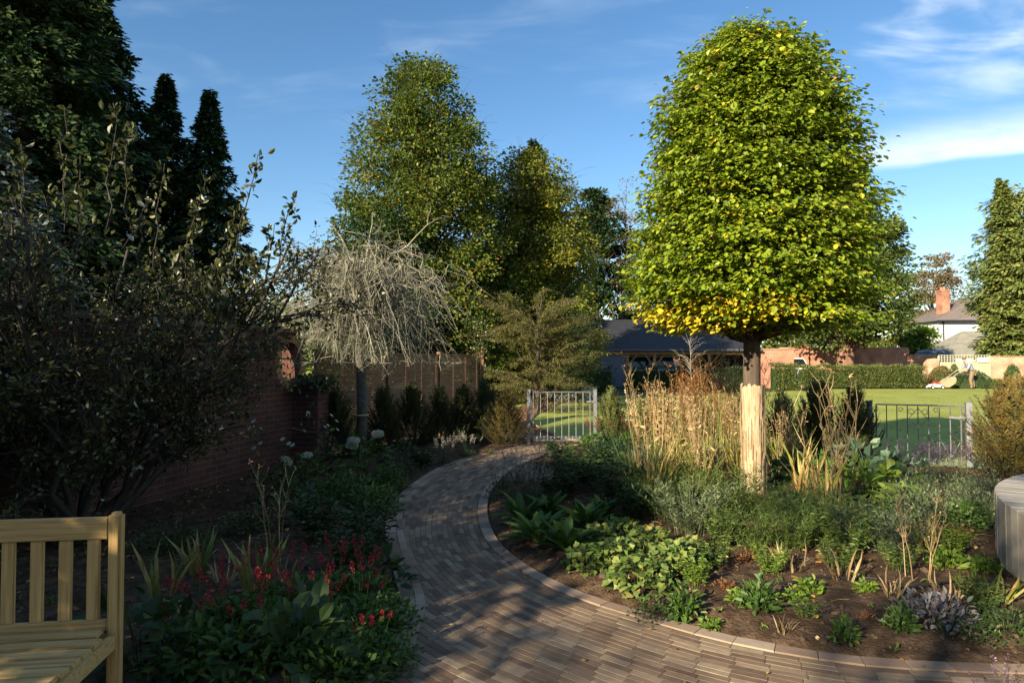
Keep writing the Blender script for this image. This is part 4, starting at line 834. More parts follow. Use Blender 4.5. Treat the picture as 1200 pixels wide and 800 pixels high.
# ---------------------------------------------------------------- curved timber seat at the right
gt = attrmat('weathered_timber', [(0, (.15, .13, .11)), (.5, (.30, .27, .225)), (1, (.42, .38, .32))], nscale=9, amt=.3, bump=.6)
gt.node_tree.nodes['Noise Texture'].inputs['Scale'].default_value = 12
A, B, Cc = np.array([3.52, 4.6]), np.array([3.93, 5.45]), np.array([4.8, 6.24])
def circ(a, b, c):
    M_ = 2*np.array([b-a, c-a]); return np.linalg.solve(M_, [b@b-a@a, c@c-a@a])
cc = circ(A, B, Cc); rad = np.linalg.norm(A-cc); a0 = math.atan2(*(Cc-cc)[::-1])-.75; a1 = math.atan2(*(A-cc)[::-1])+.35
if a1 < a0: a1 += 2*math.pi
t = empty('curved_timber_seat', (cc[0], cc[1], 0), 'curved weathered grey timber seat block at the right edge of the bed', 'seat')
n = int(rad*(a1-a0)/.12); da = (a1-a0)/n
for i in range(n):     # radial timbers standing side by side
    m = MB(); q0, q1 = a0+da*i+.0004, a0+da*(i+1)-.0004; ro = rad+rng.normal(0, .0015); h = .54+rng.normal(0, .0012); V = []
    for zz in (-.05, h-.004, h):
        e_ = .003 if zz == h else 0
        V += [(r_*math.cos(q), r_*math.sin(q), zz) for r_, q in ((ro-e_, q0+e_/3), (ro-e_, q1-e_/3), (rad-1.0, q1-e_/3), (rad-1.0, q0+e_/3))]
    m.add(V, [[8, 9, 10, 11], [3, 2, 1, 0]]+[[k+q, k+(q+1) % 4, k+4+(q+1) % 4, k+4+q] for k in (0, 4) for q in range(4)], rng.uniform(.3, .75)); m.build('timber_slab', gt, t)

# ---------------------------------------------------------------- gardener and mower
def skin(name, joints, edges, radii, m, parent, sub=2):
    me = bpy.data.meshes.new(name); me.from_pydata(joints, edges, []); o = bpy.data.objects.new(name+'_tmp', me); C.objects.link(o)
    o.modifiers.new('s', 'SKIN'); 
    for v, r in zip(me.skin_vertices[0].data, radii): v.radius = (r, r) if np.isscalar(r) else r
    me.skin_vertices[0].data[0].use_root = True
    ms = o.modifiers.new('u', 'SUBSURF'); ms.levels = ms.render_levels = sub
    dg = bpy.context.evaluated_depsgraph_get(); m2 = bpy.data.meshes.new_from_object(o.evaluated_get(dg)); m2.name = name; bpy.data.objects.remove(o)
    for p in m2.polygons: p.use_smooth = True
    m2.materials.clear(); return link(name, m2, m, parent)
mp = np.array([X(1137, 36), 36.0, 0.012])
t = empty('person', mp, 'gardener in grey shirt and brown trousers bending forward to push the mower', 'person')
skinm = plain('skin', (.55, .32, .22)); shirt = plain('grey_shirt', (.25, .27, .33)); trou = plain('brown_trousers', (.20, .15, .09))
J = dict(pel=(.05, 0, .93), hipl=(.03, -.1, .9), hipr=(.07, .1, .9), kl=(-.1, -.11, .5), kr=(.16, .12, .5), al=(-.02, -.11, .09), ar=(.26, .12, .1), tl=(-.17, -.11, .04), tr=(.11, .12, .04),
         ch=(-.03, 0, 1.15), sh=(-.15, 0, 1.36), nk=(-.25, 0, 1.45), hd=(-.33, 0, 1.53), ht=(-.36, 0, 1.64), sl=(-.18, -.19, 1.33), sr=(-.18, .19, 1.33), el=(-.32, -.24, 1.06), er=(-.32, .24, 1.06), wl=(-.54, -.22, .98), wr=(-.54, .22, .98), fl=(-.62, -.2, .97), fr=(-.62, .2, .97))
K = list(J); E = [('pel', 'hipl'), ('pel', 'hipr'), ('hipl', 'kl'), ('hipr', 'kr'), ('kl', 'al'), ('kr', 'ar'), ('al', 'tl'), ('ar', 'tr'), ('pel', 'ch'), ('ch', 'sh'), ('sh', 'nk'), ('nk', 'hd'), ('hd', 'ht'), ('sh', 'sl'), ('sh', 'sr'), ('sl', 'el'), ('sr', 'er'), ('el', 'wl'), ('er', 'wr'), ('wl', 'fl'), ('wr', 'fr')]
Rd = dict(pel=.13, hipl=.1, hipr=.1, kl=.065, kr=.065, al=.045, ar=.045, tl=.04, tr=.04, ch=.145, sh=.13, nk=.06, hd=.10, ht=.07, sl=.07, sr=.07, el=.048, er=.048, wl=.034, wr=.034, fl=.035, fr=.035)
skin('body', [J[k] for k in K], [(K.index(a), K.index(b)) for a, b in E], [Rd[k] for k in K], skinm, t)
def sub(name, ks, m, d, short=None):
    es = [(ks.index(a), ks.index(b)) for a, b in E if a in ks and b in ks]; skin(name, [J[k] for k in ks], es, [Rd[k]+d for k in ks], m, t)
sub('shirt', ['ch', 'pel', 'sh', 'sl', 'sr', 'el', 'er'], shirt, .022); sub('trousers', ['pel', 'hipl', 'hipr', 'kl', 'kr', 'al', 'ar'], trou, .03)
hb = MB(); hb.ell((-.35, 0, 1.63), (.115, .10, .085), 12, 8); hb.build('hair', plain('grey_hair', (.12, .09, .07)), t, smooth=True)
for s_ in ('l', 'r'):
    b = MB(); p = J['t'+s_]; b.ell((p[0]+.05, p[1], .05), (.14, .05, .05), 10, 6); b.build('boot', plain('boot', (.05, .035, .025)), t, smooth=True)
    b = MB(); f = J['f'+s_]
    for k in range(4): b.tube([(f[0]-.01, f[1]+(k-1.5)*.02, f[2]+.03), (f[0]-.05, f[1]+(k-1.5)*.02, f[2]+.02), (f[0]-.045, f[1]+(k-1.5)*.02, f[2]-.02)], .009, 6)
    b.build('fingers', skinm, t)
t = empty('lawn_mower', (X(1096, 36), 36.0, .012), 'red and white lawn mower with tan grass bag pushed over the lawn', 'mower')
b = bmesh.new(); bmesh.ops.create_cube(b, size=1); bmesh.ops.scale(b, vec=(.62, .5, .16), verts=b.verts)
for v in b.verts:
    if v.co.z > 0: v.co.x *= .8; v.co.y *= .85
bmesh.ops.bevel(b, geom=b.edges[:], offset=.03, segments=2, affect='EDGES'); bmesh.ops.translate(b, verts=b.verts, vec=(-.05, 0, .17)); bm_obj('deck', b, plain('mower_white', (.75, .75, .7), rough=.4), t)
b = MB(); b.tube([(-.05, 0, .25), (-.05, 0, .33), (-.05, 0, .36)], [.17, .16, .09], 14); b.box((.02, 0, .30), (.3, .22, .1)); b.build('engine', plain('mower_red', (.55, .04, .04), rough=.4), t)
for x in (-.33, .2):
    for s_ in (-.27, .27):
        b = MB(); b.tube([(x, s_-.02, .1), (x, s_+.02, .1)], .1, 14); w_ = b.build('wheel', tyre, t); b = MB(); b.tube([(x, s_-.024, .1), (x, s_+.024, .1)], .055, 12); b.build('hub', plain('hub', (.7, .7, .66)), w_)
b = MB()
for s_ in (-.2, .2): b.tube([(.2, s_, .2), (.75, s_, .62), (1.27, s_, .985)], .013, 6)
b.tube([(1.27, -.2, .985), (1.27, .2, .985)], .015, 6); b.build('handle', plain('handle_steel', (.45, .45, .42), rough=.4), t)
b = MB(); V = [(.25, .1), (.27, .32), (.5, .52), (.92, .66), (.98, .5), (.92, .3), (.6, .1)]; n = len(V)
b.add([(x, -.22, z) for x, z in V]+[(x, .22, z) for x, z in V], [list(range(n)), list(range(2*n-1, n-1, -1))]+[[(i+1) % n, i, i+n, (i+1) % n+n] for i in range(n)]); b.build('grass_bag', plain('tan_bag', (.42, .31, .18)), t)
b = MB(); b.box((0, 0, .2), (.6, .35, .4)); o = b.build('planter_box', wh, None); b.v; o.location = (X(689, 27.5), 27.5, 0); tag(o, 'small white box standing at the far edge of the curved lawn', 'box')
b = MB(); b.box((0, 0, .42), (.66, .4, .04)); b.build('lid', wh, o)

# ---------------------------------------------------------------- plants of the beds
def fol(rng, n, h, r, L_, W_, kind, up=.3, shell=.5, droop=.0, jitter=.5):
    """a dome of leaves: height h, radius r"""
    d = rnd3(rng, n); d[:, 2] = abs(d[:, 2]); k = (shell+(1-shell)*rng.random(n))[:, None]
    p = d*np.array([r, r, h])*k; D = d*np.array([1, 1, .4])+rng.normal(0, jitter, (n, 3)); D[:, 2] += up-droop
    m = MB(); m.leaves(p, D, d*.6+np.c_[rng.normal(0, .4, (n, 2)), np.ones(n)*.8], L_*rng.uniform(.6, 1.3, n), W_*rng.uniform(.7, 1.2, n), kind, rng=rng, r=np.clip(rng.beta(2, 2, n), 0, 1)); return m
def stems(m, rng, n, h, r, rad=.004, lean=.25, k=4, fan=True, hv=.25):
    out = []
    for _ in range(n):
        a = rng.uniform(0, 6.283); b = rng.uniform(0, r)*.5; l = rng.uniform(.3, 1)*lean*h; hh = h*rng.uniform(1-hv, 1+hv*.4)
        t = np.linspace(0, 1, 6)[:, None]; p = np.array([math.cos(a)*b, math.sin(a)*b, 0])+np.array([math.cos(a)*l, math.sin(a)*l, 0])*t**1.5+np.array([0, 0, hh])*t
        p[1:] += rng.normal(0, .008*h, (5, 3)); m.tube(p, np.linspace(rad, rad*.45, 6), k, r=rng.random(), cap=False); out.append(p)
    return out
def proto(name, *parts):
    out = []
    for pn, mb, m in parts:
        me = mb.data(pn); me.materials.append(m); out.append((pn, me))
    return (name, out)
def spike(m, rng, p, ln, rad, n, L_, r0=0, r1=1):
    """a flower spike made of small florets round the stem end"""
    top = p[-1]; d = p[-1]-p[-2]; d = d/np.linalg.norm(d); u = rng.random(n); a = rng.uniform(0, 6.28, n); rr = rad*np.sin(np.clip(u*.9+.12, 0, 1)*np.pi)**.6
    q = top+d*(u*ln-ln*.4)[:, None]+np.c_[np.cos(a)*rr, np.sin(a)*rr, np.zeros(n)]
    m.leaves(q, np.c_[np.cos(a), np.sin(a), np.full(n, .9)], rnd3(rng, n), L_, L_*.7, 'dia', r=rng.uniform(r0, r1, n))
def persicaria(s):
    rng = np.random.default_rng(s); f = fol(rng, 260, .26, .3, .10, .034, 'long', up=.25); fl = MB(); ps = stems(f, rng, 8, .50, .2, .003, .3)
    for p in ps: spike(fl, rng, p, rng.uniform(.06, .11), .011, 50, .014)
    return proto('red_flower_clump', ('foliage', f, lm['green']), ('flower_spike', fl, lm['red']))
def rosette(s):
    rng = np.random.default_rng(s); n = 34; a = rng.uniform(0, 6.28, n); e = rng.uniform(.15, 1.2, n); m = MB(); D = np.c_[np.cos(a)*np.cos(e), np.sin(a)*np.cos(e), np.sin(e)]
    m.leaves(D*.03, D, np.c_[-D[:, :2]*.8, np.cos(e)], rng.uniform(.17, .33, n), rng.uniform(.06, .10, n), 'long', rng=rng); return proto('broad_leaved_rosette', ('foliage', m, lm['green']))
def heuchera(s):
    rng = np.random.default_rng(s); m = fol(rng, 240, .20, .22, .048, .054, 'lobe', up=.0, shell=.7, jitter=.5); stems(m, rng, 12, .16, .12, .002); return proto('lobed_leaf_clump', ('foliage', m, lm['heuchera']))
def narrow(s):
    rng = np.random.default_rng(s); m = MB(); ps = stems(m, rng, 75, .50, .45, .0025, .8, k=3)
    for p in ps:
        n = 26; u = rng.uniform(.1, 1, n)*5; q = np.stack([np.interp(u, range(6), p[:, k]) for k in range(3)], 1); a = rng.uniform(0, 6.28, n)
        m.leaves(q, np.c_[np.cos(a), np.sin(a), rng.uniform(.2, .9, n)], np.c_[rng.normal(0, .3, (n, 2)), np.ones(n)], rng.uniform(.04, .085, n), .013, 'dia', rng=rng)
    return proto('narrow_leaved_clump', ('foliage', m, lm['meadow'] if s % 2 else lm['sage']))
def mound(s, mt, n=420, L_=.035, W_=.02, h=.25, r=.3, name='green_mound', kind='dia'):
    rng = np.random.default_rng(s); m = fol(rng, n, h, r, L_, W_, kind, up=.3, shell=.35); stems(m, rng, 18, h*.9, r*.6, .002, .6, k=3); return proto(name, ('foliage', m, mt))
def sprig(s, mt='dark', L_=.065, n=16):   # upright leafy stems, loose outline
    rng = np.random.default_rng(s); m = MB(); ps = stems(m, rng, 26, .38, .3, .003, .6, k=3)
    for p in ps:
        u = rng.uniform(1, 5, n); q = np.stack([np.interp(u, range(6), p[:, k]) for k in range(3)], 1); a = rng.uniform(0, 6.28, n)
        m.leaves(q, np.c_[np.cos(a), np.sin(a), rng.uniform(-.1, .5, n)], np.c_[rng.normal(0, .3, (n, 2)), np.ones(n)], rng.uniform(.6, 1.4, n)*L_, L_*.5, 'oval', rng=rng)
    return proto('leafy_perennial', ('foliage', m, lm[mt]))
def lavender(s, col, gm, name='grey_spiked_clump', n=26, h=.42):
    rng = np.random.default_rng(s); m = fol(rng, 260, .2, .2, .05, .012, 'dia', up=.6); fl = MB()
    for p in stems(m, rng, n, h, .25, .002, .35, k=3): spike(fl, rng, p, .11, .010, 34, .013)
    return proto(name, ('foliage', m, gm), ('flower_spike', fl, col))
def tallgrass(s):
    rng = np.random.default_rng(s); m = MB(); n = 90; a = rng.uniform(0, 6.28, n); b = rng.uniform(0, .16, n); D = np.c_[np.cos(a)*.28, np.sin(a)*.28, np.ones(n)]+rng.normal(0, .08, (n, 3))
    m.leaves(np.c_[np.cos(a)*b, np.sin(a)*b, np.zeros(n)], D, rnd3(rng, n), rng.uniform(.25, .75, n), .012, 'blade', rng=rng)
    fl = MB(); ps = stems(fl, rng, 26, .98, .25, .0032, .16, k=3)
    for p in ps: 
        if rng.random() < .6: spike(fl, rng, p, .12, .012, 16, .018, .3, 1)
        n = 5; q = p[rng.integers(1, 5, n)]; fl.leaves(q, rng.normal(size=(n, 3)), rnd3(rng, n), .06, .02, 'long', rng=rng)
    return proto('tall_grass_clump', ('foliage', m, lm['grass']), ('dry_stems', fl, lm['straw']))
def rusty(s):
    rng = np.random.default_rng(s); m = MB(); ps = stems(m, rng, 34, 1.12, .3, .003, .14, k=3)
    for p in ps:
        for _ in range(5):
            k0 = p[rng.integers(2, 6)]; e = k0+np.r_[rng.normal(0, .05, 2), rng.uniform(.04, .16)]; m.tube([k0, e], [.002, .001], 3, r=rng.random()); n = 9; q = k0+(e-k0)*rng.random((n, 1))+rng.normal(0, .012, (n, 3)); m.leaves(q, rng.normal(0, .5, (n, 3))+[0, 0, .7], rnd3(rng, n), .026, .009, 'dia', rng=rng)
    return proto('rusty_perennial_clump', ('dry_stems', m, lm['rust']))
def deadstem(s, h=1.5, n=7, mt='straw'):
    rng = np.random.default_rng(s); m = MB(); ps = stems(m, rng, n, h, .3, .006, .22, hv=.2)
    for p in ps:
        for _ in range(11):
            k = rng.integers(2, 6); k0 = p[k]; a = rng.uniform(0, 6.28); l = rng.uniform(.06, .24); e = k0+np.array([math.cos(a)*l*.5, math.sin(a)*l*.5, l]); m.tube([k0, (k0+e)/2+rng.normal(0, .012, 3), e], [.0035, .0025, .0012], 3, r=rng.random())
            if rng.random() < .5: m.leaves(e[None].repeat(3, 0), rng.normal(size=(3, 3)), rnd3(rng, 3), .035, .014, 'dia', rng=rng)
    return proto('dead_stem_clump', ('dry_stems', m, lm[mt]))
def bladeclump(s, mt, n=26, h=.5, w_=.028, lean=.35):
    rng = np.random.default_rng(s); m = MB(); a = rng.uniform(0, 6.28, n); D = np.c_[np.cos(a)*lean, np.sin(a)*lean, np.ones(n)]*1.0+rng.normal(0, .1, (n, 3)); m.leaves(np.c_[np.cos(a)*.05, np.sin(a)*.05, np.zeros(n)], D, rnd3(rng, n), rng.uniform(.5, 1.1, n)*h, w_, 'blade', rng=rng)
    return proto('strap_leaved_clump', ('foliage', m, mt))
def bigleaf(s, mt, sz=.17, n=46, h=.38, r=.3):
    rng = np.random.default_rng(s); m = fol(rng, n, h, r, sz, sz*.72, 'oval', up=.05, shell=.6, jitter=.35); stems(m, rng, 12, h*.8, r*.7, .004, .5); return proto('large_leaved_clump', ('foliage', m, mt))
def hydrangea(s):
    rng = np.random.default_rng(s); m = fol(rng, 150, .62, .42, .11, .065, 'oval', up=.0, shell=.55); fl = MB(); ps = stems(m, rng, 10, .66, .3, .005, .35)
    for p in ps[:3]:
        n = 420; d = rnd3(rng, n); d[:, 2] = d[:, 2]*.7+.1; fl.leaves(p[-1]+d*.065*[1, 1, .8], d*.2+rng.normal(0, .6, (n, 3)), d, .024, .024, 'dia', rng=rng)
    return proto('hydrangea', ('foliage', m, lm['green']), ('flower_head', fl, lm['white']))
def anemone(s):
    rng = np.random.default_rng(s); m = fol(rng, 110, .5, .35, .08, .06, 'lobe', up=0, shell=.4); fl = MB()
    for p in stems(m, rng, 7, .82, .3, .003, .35):
        n = 6; a = np.arange(n)*6.28/n; D = np.c_[np.cos(a), np.sin(a)*.6, np.sin(a)*.6+.2]; fl.leaves(np.repeat(p[-1][None], n, 0), D, np.tile([0, -.8, .6], (n, 1)), .032, .028, 'oval', rng=rng)
    return proto('anemone', ('foliage', m, lm['dark']), ('flower', fl, lm['white']))
def yew(s, h, r, mt, dens=1.0, name='yew_bush'):
    rng = np.random.default_rng(s); m = MB(); tk = MB(); n = int(150*dens)
    for _ in range(n):
        a = rng.uniform(0, 6.28); f = rng.random()**.8; z = h*f*.86; rr = r*(1-f**2.2)*rng.uniform(.45, 1)+.05; b = np.array([math.cos(a)*rr*.45, math.sin(a)*rr*.45, max(.03, z-.16)]); e = np.array([math.cos(a)*rr*1.05, math.sin(a)*rr*1.05, z+rng.uniform(.1, .26)])
        q = limb(tk, b, e, .006, .002, rng, bend=.05, n=5, k=3)
        k = 52; u = rng.random(k)*4; p = np.stack([np.interp(u, range(5), q[:, c]) for c in range(3)], 1); d = (e-b)/np.linalg.norm(e-b); sd = np.cross(d, [0, 0, 1.]); sd /= np.linalg.norm(sd)+1e-6
        D = d*.8+sd*rng.choice([-1, 1], k)[:, None]*.8+rng.normal(0, .25, (k, 3)); m.leaves(p, D, np.cross(d, sd)+rng.normal(0, .2, (k, 3)), rng.uniform(.03, .06, k), .011, 'dia', r=np.clip(.25+.5*u/4+rng.normal(0, .15, k), 0, 1))
    return proto(name, ('branches', tk, darkbark), ('foliage', m, mt))
U = {}
def px(proto_, x, y, label, cat, sc=1.0, rz=None, group=None, dz=0.0):
    p = G(x, y); z = gz(p[0], p[1]); i = int(x*7+y*13)
    return place(proto_, (p[0], p[1], z-.01+dz), (i % 63)/10 if rz is None else rz, sc*(1+.09*math.sin(i)), label, cat, group)
prP = [persicaria(i) for i in (1, 2, 3)]; prR = [rosette(i) for i in (1, 2, 3)]; prH = [heuchera(i) for i in (1, 2, 3)]; prN = [narrow(i) for i in (1, 2, 3, 5)]
prS = [sprig(i) for i in (1, 2, 3)]; prG = [tallgrass(i) for i in (1, 2, 3)]; prU = [rusty(i) for i in (1, 2)]
prLg = [lavender(i, lm['greyspike'], lm['dark']) for i in (1, 2)]; prLp = [lavender(i, lm['purple'], lm['sage'], 'purple_spiked_clump') for i in (3, 4)]
gm = mound(1, lm['green'], 650, .045, .03); gd2 = mound(2, lm['dark'], 420, .04, .025, name='low_leafy_plant'); tl = mound(3, lm['teal'], 700, .05, .010, .38, .34, 'blue_green_clump'); sg1 = mound(4, lm['sage'], 750, .035, .014, .33, .33, 'grey_green_mound'); sg2 = mound(5, lm['sage'], 600, .035, .016, .28, .36, 'grey_green_mound')
sm = mound(6, lm['bright'], 70, .05, .03, .10, .09, 'small_bedding_plant', 'oval'); sm2 = mound(7, lm['green'], 120, .032, .018, .13, .07, 'small_bedding_plant', 'oval'); slv = mound(8, lm['silver'], 420, .036, .018, .15, .2, 'silver_purple_mound', 'oval')
red2 = mound(9, lm['rust'], 110, .03, .012, .10, .10, 'withered_plant', 'dia'); br1 = bigleaf(1, lm['bright']); br2 = bigleaf(2, lm['green']); br3 = bigleaf(3, lm['teal'], .22, 40, .42, .4); dk1 = bigleaf(4, lm['dark'], .12, 70, .35, .34)
cro = bladeclump(1, lm['paleblade'], 26, .85, .03, .22); cut = bladeclump(2, lm['straw'], 18, .22, .012, .45); cutg = bladeclump(3, lm['grass'], 34, .22, .014, .5); iris = bladeclump(4, lm['grass'], 16, .36, .026, .3)
ds1 = deadstem(1, 1.55, 9); ds2 = deadstem(2, 1.05, 6, 'straw'); ds3 = deadstem(3, .7, 4); hy = hydrangea(1); an = anemone(1)
# right bed -- front to back
k = 'plant'
for i, (x, y, s_, lb) in enumerate(((612, 618, 1, 'broad leaved rosette nearest the inside bend of the path'), (645, 610, 1.05, 'broad leaved rosette second in from the inside bend of the path'), (630, 642, 1, 'broad leaved rosette against the kerb below the bend'), (662, 655, 1.15, 'largest broad leaved rosette, closest to the kerb and the lobed clumps'), (686, 626, 1, 'broad leaved rosette behind the lobed leaf clumps'), (706, 610, .9, 'rearmost broad leaved rosette, deepest in the shaded bed'))):
    px(prR[i % 3], x, y, lb, k, s_, group='broad leaved rosettes by the path bend')
for i, (x, y, s_, lb) in enumerate(((700, 645, .9, 'lobed leaf clump just behind the largest rosette'), (690, 672, .85, 'lobed leaf clump at the kerb under the largest rosette'), (722, 668, .85, 'yellowish lobed leaf clump second along the kerb'), (762, 655, 1.05, 'sunlit lobed leaf clump in the middle of the front bed'), (748, 693, 1.0, 'lobed leaf clump closest to the kerb below the others'), (790, 680, 1.0, 'lobed leaf clump with upright stem right of its neighbours'), (806, 662, .9, 'lobed leaf clump at the foot of the narrow leaved greenery'), (728, 632, .9, 'lone lobed leaf clump in shade above the kerb row'))):
    px(prH[i % 3], x, y, lb, k, s_, group='lobed leaf clumps near the kerb')
for i, (x, y, s_, lb) in enumerate(((588, 586, 1, 'grey flower spikes at the left tip of the inner bed'), (606, 572, .95, 'grey flower spikes second along the narrow path'), (628, 596, 1, 'grey flower spikes above the broad leaved rosettes'), (610, 596, .9, 'grey flower spikes between bend and rosettes'), (640, 560, .85, 'grey flower spikes nearest the steel gate in the inner bed'))):
    px(prLg[i % 2], x, y, lb, k, s_, group='grey spiked clumps on the inner bed tip')
for i, (x, y, s_, lb) in enumerate(((655, 590, 1.0, 'dark leafy perennial behind the grey spikes'), (688, 580, 1.1, 'dark leafy perennial in the middle of the shaded bed'), (720, 596, 1.05, 'dark leafy perennial left of the narrow leaved greenery'), (700, 560, 1.1, 'dark leafy perennial below the blue green clumps'), (668, 566, .9, 'dark leafy perennial nearest the path corner'), (744, 575, 1.1, 'dark leafy perennial under the left edge of the tall grasses'), (742, 612, .9, 'dark leafy perennial above the lone lobed clump'), (655, 545, .8, 'dark leafy perennial beside the red flowers'))):
    px(prS[i % 3], x, y, lb, k, s_, group='dark leafy perennials in the shaded bed')
for i, (x, y, lb) in enumerate(((735, 556, 'blue green clump in front of the rust stems at left'), (765, 545, 'blue green clump under the tall grasses'), (712, 540, 'blue green clump right behind the red flowers'), (752, 572, 'blue green clump lowest of the feathery four'))):
    px(tl, x, y, lb, k, 1.1, group='blue green feathery clumps')
for i, (x, y, s_, lb) in enumerate(((694, 526, .85, 'red flowered clump touching the small steel gate'), (716, 523, .9, 'red flowered clump between the gate and the young yew'), (736, 525, .8, 'red flowered clump below the second young yew'))):
    px(prP[i % 3], x, y, lb, k, s_, group='red flowered clumps by the small gate')
px(gm, 715, 535, 'bright green mound under the red flowers by the gate', k, 1.0); px(gm, 742, 532, 'bright green mound right of the red flowers by the gate', k, .9); px(sm2, 650, 536, 'small pale plant at the path corner near the gate', k, 1.3); px(sm2, 668, 533, 'small pale plant beside the gate end of the kerb', k, 1.2)
prM = [sprig(11, 'meadow', .045, 24), sprig(12, 'bright', .05, 20)]
nl_ = ((772, 612, 1.0), (806, 630, 1), (842, 645, 1), (878, 648, .95), (850, 612, 1), (795, 598, .9), (920, 648, .95), (955, 640, .95), (992, 655, 1), (1028, 652, .9), (900, 618, .9), (1010, 628, .9), (938, 617, .85))
nlb = ('leftmost narrow leaved clump beside the dark perennials', 'narrow leaved clump left of the wrapped trunk, front row', 'narrow leaved clump below the wrapped trunk to its left', 'narrow leaved clump directly below the wrapped trunk', 'narrow leaved clump against the left of the wrapped trunk', 'narrow leaved clump at the foot of the tall grasses', 'narrow leaved clump front row, right of the trunk', 'narrow leaved clump below the pale blade leaves', 'narrow leaved clump widest of the right front row', 'rightmost narrow leaved clump next to the grey green mounds', 'narrow leaved clump behind the front row, right of the trunk', 'narrow leaved clump below the big bright leaves', 'narrow leaved clump at the foot of the brown stems')
for i, ((x, y, s_), lb) in enumerate(zip(nl_, nlb)): px(prN[i % 4] if i % 3 < 2 else prM[i % 2], x, y, lb.replace('narrow leaved', 'loose leafy') if i % 3 == 2 else lb, k, s_*(.70+.2*((i*37) % 10)/10), group='narrow leaved clumps below the trunk')
for i, (x, y, s_, lb) in enumerate(((1062, 612, 1.05, 'grey green mound leftmost of its drift'), (1094, 618, 1.1, 'grey green mound in the front middle of its drift'), (1128, 622, 1.05, 'grey green mound in front of the timber seat'), (1150, 606, 1.1, 'grey green mound touching the timber seat'), (1080, 592, 1, 'grey green mound behind the front row, left'), (1118, 594, 1, 'grey green mound behind the front row, right'), (1148, 582, .9, 'grey green mound farthest back beside the right gate post'))):
    px((sg1, sg2, gm)[i % 3] if i < 5 else sg1, x, y, lb, k, s_, group='grey green mounds by the timber seat')
for i, (x, y, lb) in enumerate(((1072, 580, 'purple spikes in front of the right gate, leftmost'), (1096, 574, 'purple spikes in front of the right gate, middle'), (1120, 577, 'purple spikes in front of the right gate post'))): px(prLp[i % 2], x, y, lb, k, 1.1, group='purple spikes before the right gate')
gl = ('leftmost tall grass clump with straw stems', 'tall grass clump left of centre, pale blades', 'tall grass clump in the middle with seed heads', 'tall grass clump closest to the wrapped trunk', 'tall grass clump behind, at the left', 'tall grass clump behind the middle one', 'tall grass clump just right of the wrapped trunk', 'tall grass clump behind the trunk to its right')
for i, ((x, y, s_), lb) in enumerate(zip(((764, 596, 1), (792, 588, 1.0), (822, 592, 1), (866, 560, .9), (778, 560, 1.05), (815, 562, 1.05), (915, 560, .7), (925, 560, .8)), gl)): px(prG[i % 3], x, y, lb, 'grass clump', s_*1.08, group='tall grass clumps round the trunk')
for i, ((x, y, s_), lb) in enumerate(zip(((772, 548, .95), (800, 552, 1.1), (828, 548, 1.1), (852, 553, 1.05), (815, 540, 1.1)), ('rusty brown clump at the left of its drift', 'rusty brown clump, fullest in front', 'rusty brown clump in the middle of its drift', 'rusty brown clump just left of the wrapped trunk', 'rusty brown clump rearmost against the lawn'))): px(prU[i % 2], x, y, lb, k, s_, group='rusty perennials left of the trunk')
for i, (x, y, s_, p_, lb) in enumerate(((865, 556, .95, ds1, 'tallest bare branching stems beside the trunk'), (840, 552, .95, ds1, 'tall bare branching stems left of the tallest'), (883, 553, .9, ds1, 'bare branching stems right behind the trunk'), (752, 548, .85, ds1, 'bare branching stems above the blue green clumps'), (968, 606, 1.0, ds2, 'rust brown bare stems right of the trunk'), (990, 602, 1.12, ds2, 'leaning rust brown stems farthest right of the trunk'), (825, 545, .85, ds1, 'bare stems poking out of the rusty drift'), (1070, 690, .8, ds3, 'thin bare stalks standing in open soil below the grey mounds'))): px(p_, x, y, lb, k, s_, group='bare branching stems')
for i, (x, y, s_, p_, lb) in enumerate(((940, 598, .9, cro, 'pale yellow strap leaves right of the trunk'), (962, 604, .8, cro, 'pale yellow strap leaves under the rust brown stems'), (1006, 590, 1, br1, 'big bright green leaves catching the sun'), (1036, 585, 1, br1, 'big bright leaves in front of the right gate, left side'), (985, 570, 1, br2, 'large green leaves below the dark yews'), (940, 566, .9, br2, 'large green leaves behind the pale straps'), (1012, 558, 1, br3, 'blue green large leaves under the dark yews'), (1050, 568, .9, br3, 'blue green large leaves nearest the right gate'), (900, 570, .8, br2, 'large green leaves tucked behind the trunk'), (1052, 604, .8, br1, 'bright leaves at the left end of the grey green mounds'), (920, 605, .7, br1, 'yellow green leaves between trunk and pale straps'))): px(p_, x, y, lb, k, s_)
